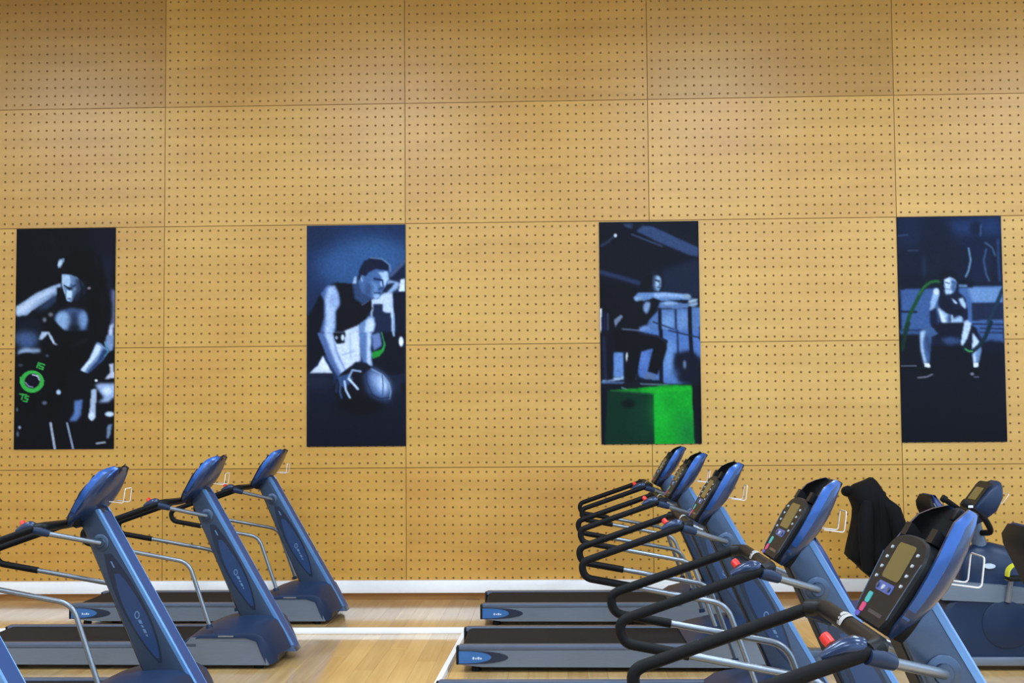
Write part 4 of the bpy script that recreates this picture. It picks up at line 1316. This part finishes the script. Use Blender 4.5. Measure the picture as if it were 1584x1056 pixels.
# ------------------------------------------------------------------ recumbent exercise bikes (local x: seat 0 -> pedals, facing +x)
def make_bike(top, mirror=False):
    root = empty('recumbent_bike', (0, 0, 0))
    drop = 1.0 - top
    MB().box(-0.18, 1.50, -0.055, 0.055, 0.035, 0.105, bev=0.01).build('base_rail', 'rail_grey', root)
    for x in (-0.12, 1.42):
        c = MB().tube([(x, -0.27, 0.035), (x, 0.27, 0.035)], 0.034, 12)
        c.build('floor_bar', 'rail_grey', root)
    # lower housing with disc and louvres
    hs = [(0.62, 0.03), (1.55, 0.03), (1.60, 0.16), (1.56, 0.36), (1.40, 0.46), (1.05, 0.52), (0.80, 0.50), (0.66, 0.40), (0.60, 0.20)]
    ho = MB()
    f_ = [(p.x, p.y) for p in fillet([(a, b, 0) for a, b in hs + [hs[0]]], 0.06, 3)]
    R = [[(x_ + (1.1 - x_) * k, y_, 0.26 + (z_ - 0.26) * (1 - k)) for x_, z_ in f_[1:]] for y_, k in ((-0.165, 0.06), (-0.15, 0.0), (0.15, 0.0), (0.165, 0.06))]
    ho.loft(R)
    hb = ho.build('lower_housing', 'navy_plastic', root, angle=30)
    for s in (-1, 1):
        MB().tube([(1.04, s * 0.160, 0.29), (1.04, s * 0.170, 0.29), (1.04, s * 0.176, 0.29)], [0.155, 0.155, 0.140], 32).build('disc_cover', 'navy_plastic', hb)
        for k in range(6):
            MB().box(1.18, 1.50, *sorted((s * 0.164, s * 0.174)), 0.19 + k * 0.034, 0.205 + k * 0.034).build('louvre', 'rail_grey', hb, smooth=False)
        MB().box(0.66, 1.54, *sorted((s * 0.162, s * 0.180)), 0.032, 0.085, bev=0.004).build('base_strip', 'grey_panel', root)
    # upper hump and platform plate
    MB().prism([(0.64, 0.44), (1.50, 0.40), (1.50, 0.46), (1.02, 0.53), (0.70, 0.55), (0.64, 0.52)], 'y', -0.175, 0.175).build('platform_plate', 'grey_panel', root, smooth=False)
    hp = MB()
    rings = []
    for x, z, w in ((0.80, 0.62, 0.05), (0.83, 0.72, 0.09), (0.90, 0.775, 0.115), (1.0, 0.785, 0.125), (1.1, 0.76, 0.12), (1.2, 0.69, 0.10), (1.28, 0.58, 0.06)):
        rings.append([(x, w * math.cos(a), 0.48 + (z - 0.48) * math.sin(a) ** 0.7) for a in [math.pi * j / 12 for j in range(13)]])
    hp.loft(rings).build('upper_hump', 'navy_plastic', root, angle=50)
    MB().prism(ellipse(0.955, 0.645, 0.036, 0.016, 16), 'y', -0.132, -0.110).build('hump_badge', 'mark_white', root)
    # mast, console, handlebar
    MB().tube([(0.95, 0, 0.72), (0.915, 0, 0.88), (0.90, 0, 1.0)], [0.05, 0.042, 0.04], 12).build('mast', 'rail_grey', root)
    cs = MB()
    rings = []
    o_, e_, n_ = Vector((0.835, 0, 0.93)), Vector((0.60, 0, 0.80)), Vector((-0.80, 0, 0.60))
    for s_, w, t0, t1 in ((-0.10, 0.045, -0.05, -0.01), (0.0, 0.085, -0.06, 0.0), (0.05, 0.12, -0.08, 0.012), (0.15, 0.155, -0.10, 0.02), (0.24, 0.15, -0.085, 0.012), (0.30, 0.11, -0.06, -0.01), (0.325, 0.07, -0.045, -0.02)):
        rings.append([o_ + e_ * s_ + n_ * b_ + Vector((0, a_, 0)) for a_, b_ in rrect(-w, w, t0, t1, min(0.02, (t1 - t0) * 0.4), 3)])
    cs.loft(rings)
    co = cs.build('console', 'navy_plastic', root, angle=50)
    fc = MB().prism(rrect(0.05, 0.285, -0.115, 0.115, 0.04), 'z', 0.002, 0.026)
    fc.v = [tuple(o_ + e_ * x + n_ * z + Vector((0, y, 0))) for x, y, z in fc.v]
    fc.build('console_face', 'console_black', co, smooth=False)
    sc = MB().prism(rrect(0.14, 0.235, -0.07, 0.07, 0.01), 'z', 0.026, 0.028)
    sc.v = [tuple(o_ + e_ * x + n_ * z + Vector((0, y, 0))) for x, y, z in sc.v]
    sc.build('screen', 'screen_olive', co, smooth=False)
    wp = fillet([o_ + e_ * 0.25 + n_ * -0.07 + Vector((0, -0.05, 0)), o_ + e_ * 0.22 + n_ * -0.13 + Vector((0, -0.05, 0)), o_ + e_ * 0.30 + n_ * -0.13 + Vector((0, -0.05, 0)), o_ + e_ * 0.30 + n_ * -0.13 + Vector((0, 0.05, 0)), o_ + e_ * 0.22 + n_ * -0.13 + Vector((0, 0.05, 0)), o_ + e_ * 0.25 + n_ * -0.07 + Vector((0, 0.05, 0))], 0.01, 3)
    MB().tube(wp, 0.002, 6).build('wire_holder', 'wire_white', co)
    for s in (-1, 1):
        hb_ = MB().tube(fillet([(0.945, s * 0.03, 0.845), (0.965, s * 0.17, 0.86), (0.90, s * 0.20, 0.965), (0.775, s * 0.20, 1.055)], [0, 0.06, 0.05, 0], 6), 0.019, 10).build('handlebar', 'grip_foam', root)
        MB().tube([(0.795, s * 0.20, 1.040), (0.772, s * 0.20, 1.057)], [0.026, 0.023], 12).build('grip_end', 'black_rubber', hb_)
        MB().box(0.80, 0.83, *sorted((s * 0.216, s * 0.222)), 1.02, 1.035).build('pulse_sensor', 'chrome', hb_, smooth=False)
    # crank and pedals
    for s, pz, px in ((-1, 0.585, 1.06), (1, 0.29, 1.02)):
        cr = MB().tube([(1.04, s * 0.185, 0.43), (px, s * 0.205, pz)], [0.02, 0.015], 10).build('crank', 'silver_tube', root)
        MB().box(px - 0.05, px + 0.05, *sorted((s * 0.215, s * 0.30)), pz - 0.014, pz + 0.014, bev=0.006).build('pedal', 'black_rubber', cr)
        sp = MB()
        rr_ = [(px - 0.05, pz - 0.01), (px - 0.045, pz + 0.06), (px + 0.01, pz + 0.10), (px + 0.06, pz + 0.06), (px + 0.055, pz - 0.01)]
        path = fillet([(a, 0, b) for a, b in rr_], 0.03, 4)
        cx_, cz_ = px + 0.005, pz + 0.02
        sp.loft([[(p.x, s * 0.225, p.z), (p.x, s * 0.285, p.z), (cx_ + (p.x - cx_) * 0.85, s * 0.285, cz_ + (p.z - cz_) * 0.85), (cx_ + (p.x - cx_) * 0.85, s * 0.225, cz_ + (p.z - cz_) * 0.85)] for p in path])
        sp.build('pedal_strap', 'yellow_plastic', cr)
    # seat
    z0 = 0.44 - drop * 0.8
    MB().box(-0.05, 0.42, -0.20, 0.20, z0, z0 + 0.085, bev=0.035, seg=4).build('seat_pad', 'vinyl_blue', root)
    MB().tube([(0.12, 0, 0.10), (0.12, 0, z0)], 0.035, 12).build('seat_post', 'rail_grey', root)
    bk = MB()
    sh = MB()
    zb = z0 + 0.05
    n = 9
    RA, RB = [], []
    for k in range(n + 1):
        t = k / n
        z = zb + (top - zb) * t
        xf = 0.11 - 0.24 * t
        w = 0.215 * (1 - 0.35 * max(0, (t - 0.72) / 0.28) ** 2)
        th = 0.10 * (1 - 0.55 * max(0, (t - 0.8) / 0.2) ** 2)
        RA.append([(xf - th * 0.6 + (x_), y_, z) for x_, y_ in rrect(0, th * 0.6, -w, w, 0.02, 3)])
        RB.append([(xf - th + x_, y_, z - 0.004) for x_, y_ in rrect(0, th * 0.42, -w * 0.98, w * 0.98, 0.012, 3)])
    bk.loft(RA).build('backrest_pad', 'vinyl_blue', root, angle=60)
    so = sh.loft(RB).build('backrest_shell', 'vinyl_black', root, angle=60)
    for s in (-1, 1):
        pts = []
        for k in range(1, n):
            t = k / n
            z = zb + (top - zb) * t
            pts.append((0.11 - 0.24 * t - 0.062, s * (0.217 * (1 - 0.35 * max(0, (t - 0.72) / 0.28) ** 2)), z))
        MB().tube(pts, 0.005, 6).build('piping', 'piping_grey', so)
    MB().tube([(-0.02, 0, z0 - 0.02), (0.0, 0, zb + 0.12)], 0.03, 10).build('back_bracket', 'black_plastic', root)
    return root

bk = make_bike(0.83)
bk.location = (1.80, 7.85, 0)
tag(bk, 'recumbent bike with console and handlebars showing, right of nearest treadmill console', 'exercise bike', 'recumbent bikes on the right')
bk = make_bike(1.0)
bk.location = (3.0, 9.25, 0)
tag(bk, 'recumbent bike by the wall, only its dark backrest peeking above the treadmill tray', 'exercise bike', 'recumbent bikes on the right')
bk = make_bike(1.01)
bk.location = (2.66, 6.55, 0)
tag(bk, 'recumbent bike at the right edge of the picture, tall black backrest cut off', 'exercise bike', 'recumbent bikes on the right')

# bench that carries the jacket
bn = empty('weight_bench', (2.75, 9.95, 0))
tag(bn, 'upright bench by the wall hidden under the hanging black jacket', 'bench')
MB().tube([(-0.03, 0.0, 0.05), (-0.04, 0.0, 0.50), (-0.055, 0, 0.9)], 0.028, 10).build('upright', 'rail_grey', bn)
MB().box(-0.06, 0.54, -0.035, 0.035, 0.03, 0.09, bev=0.01).build('base_beam', 'rail_grey', bn)
for x in (-0.02, 0.46):
    MB().tube([(x, -0.22, 0.03), (x, 0.22, 0.03)], 0.028, 10).build('floor_bar', 'rail_grey', bn)
MB().box(0.15, 0.56, -0.15, 0.15, 0.40, 0.47, bev=0.025, seg=3).build('seat_pad', 'vinyl_black', bn)
MB().tube([(0.45, 0, 0.08), (0.43, 0, 0.41)], 0.025, 10).build('seat_leg', 'rail_grey', bn)
MB().box(-0.13, -0.04, -0.10, 0.10, 0.62, 0.99, bev=0.03, seg=3).build('back_pad', 'vinyl_black', bn)
MB().box(0.155, 0.245, -0.02, 0.02, 0.46, 0.70, bev=0.006).build('side_bracket', 'white_paint', bn)

# black jacket draped over the bench back
jk = empty('jacket', (2.60, 9.95, 0))
tag(jk, 'black jacket hanging over an upright bench back in front of the wall', 'jacket')
rows = [  # height, left, right, half depth
    (1.128, -0.005, 0.020, 0.02), (1.105, -0.045, 0.045, 0.07), (1.075, -0.120, 0.065, 0.12), (1.04, -0.165, 0.085, 0.155),
    (1.00, -0.170, 0.105, 0.17), (0.965, -0.160, 0.135, 0.18), (0.93, -0.145, 0.185, 0.185), (0.89, -0.132, 0.205, 0.19), (0.82, -0.135, 0.220, 0.19),
    (0.74, -0.150, 0.228, 0.19), (0.66, -0.170, 0.235, 0.195), (0.58, -0.188, 0.240, 0.20), (0.53, -0.196, 0.240, 0.20), (0.505, -0.17, 0.240, 0.19), (0.46, -0.118, 0.235, 0.17), (0.435, -0.10, 0.22, 0.15), (0.37, -0.02, 0.19, 0.12)]
JS = 1.07                              # jacket size
rows = [(1.605 - (1.605 - z) * JS, a * JS, b_ * JS, dp) for z, a, b_, dp in rows]
R = []
nseg = 40
for i, (z, a, b, dp) in enumerate(rows):
    ring = []
    f_amp = 0.012 * min(1, max(0, (1.0 - z) / 0.3))
    for k in range(nseg):
        t = 2 * math.pi * k / nseg
        c_, s_ = math.cos(t), math.sin(t)
        x = (a + b) / 2 + (b - a) / 2 * math.copysign(abs(c_) ** 0.8, c_)
        y = dp * math.copysign(abs(s_) ** 0.8, s_)
        fo = f_amp * math.sin(7 * t + 0.9 * math.sin(5 * z)) + 0.5 * f_amp * math.sin(13 * t + 9 * z)
        ring.append((x + c_ * fo * 0.4, y + s_ * fo * 1.6, z + 0.010 * math.sin(5 * t) * (1 if z < 0.6 else 0.2)))
    R.append(ring)
MB().loft(R, True, False).build('jacket_body', 'cloth_black', jk, angle=70)
MB().tube([(-0.177, -0.06, 0.995), (-0.187, -0.03, 0.99), (-0.190, 0.03, 0.98), (-0.180, 0.07, 0.98)], [0.02, 0.042, 0.042, 0.02], 12).build('collar', 'cloth_black', jk, angle=70)
sl = [(0.07, -0.15, 0.945), (0.125, -0.18, 0.88), (0.160, -0.195, 0.76), (0.175, -0.20, 0.62), (0.175, -0.20, 0.50), (0.17, -0.195, 0.46)]
MB().tube([(x * JS, y, 1.605 - (1.605 - z) * JS) for x, y, z in sl], [0.045, 0.065, 0.066, 0.060, 0.052, 0.045], 14).build('sleeve', 'cloth_black', jk, angle=70)
sl = [(-0.06, -0.15, 0.95), (-0.085, -0.195, 0.86), (-0.09, -0.205, 0.72), (-0.085, -0.20, 0.56), (-0.08, -0.19, 0.44)]
MB().tube([(x * JS, y, 1.605 - (1.605 - z) * JS) for x, y, z in sl], [0.04, 0.058, 0.060, 0.055, 0.045], 14).build('sleeve', 'cloth_black', jk, angle=70)
MB().tube([(0.02, -0.195, 0.98), (0.03, -0.205, 0.8), (0.03, -0.212, 0.55)], 0.004, 6).build('zip', 'black_plastic', jk)
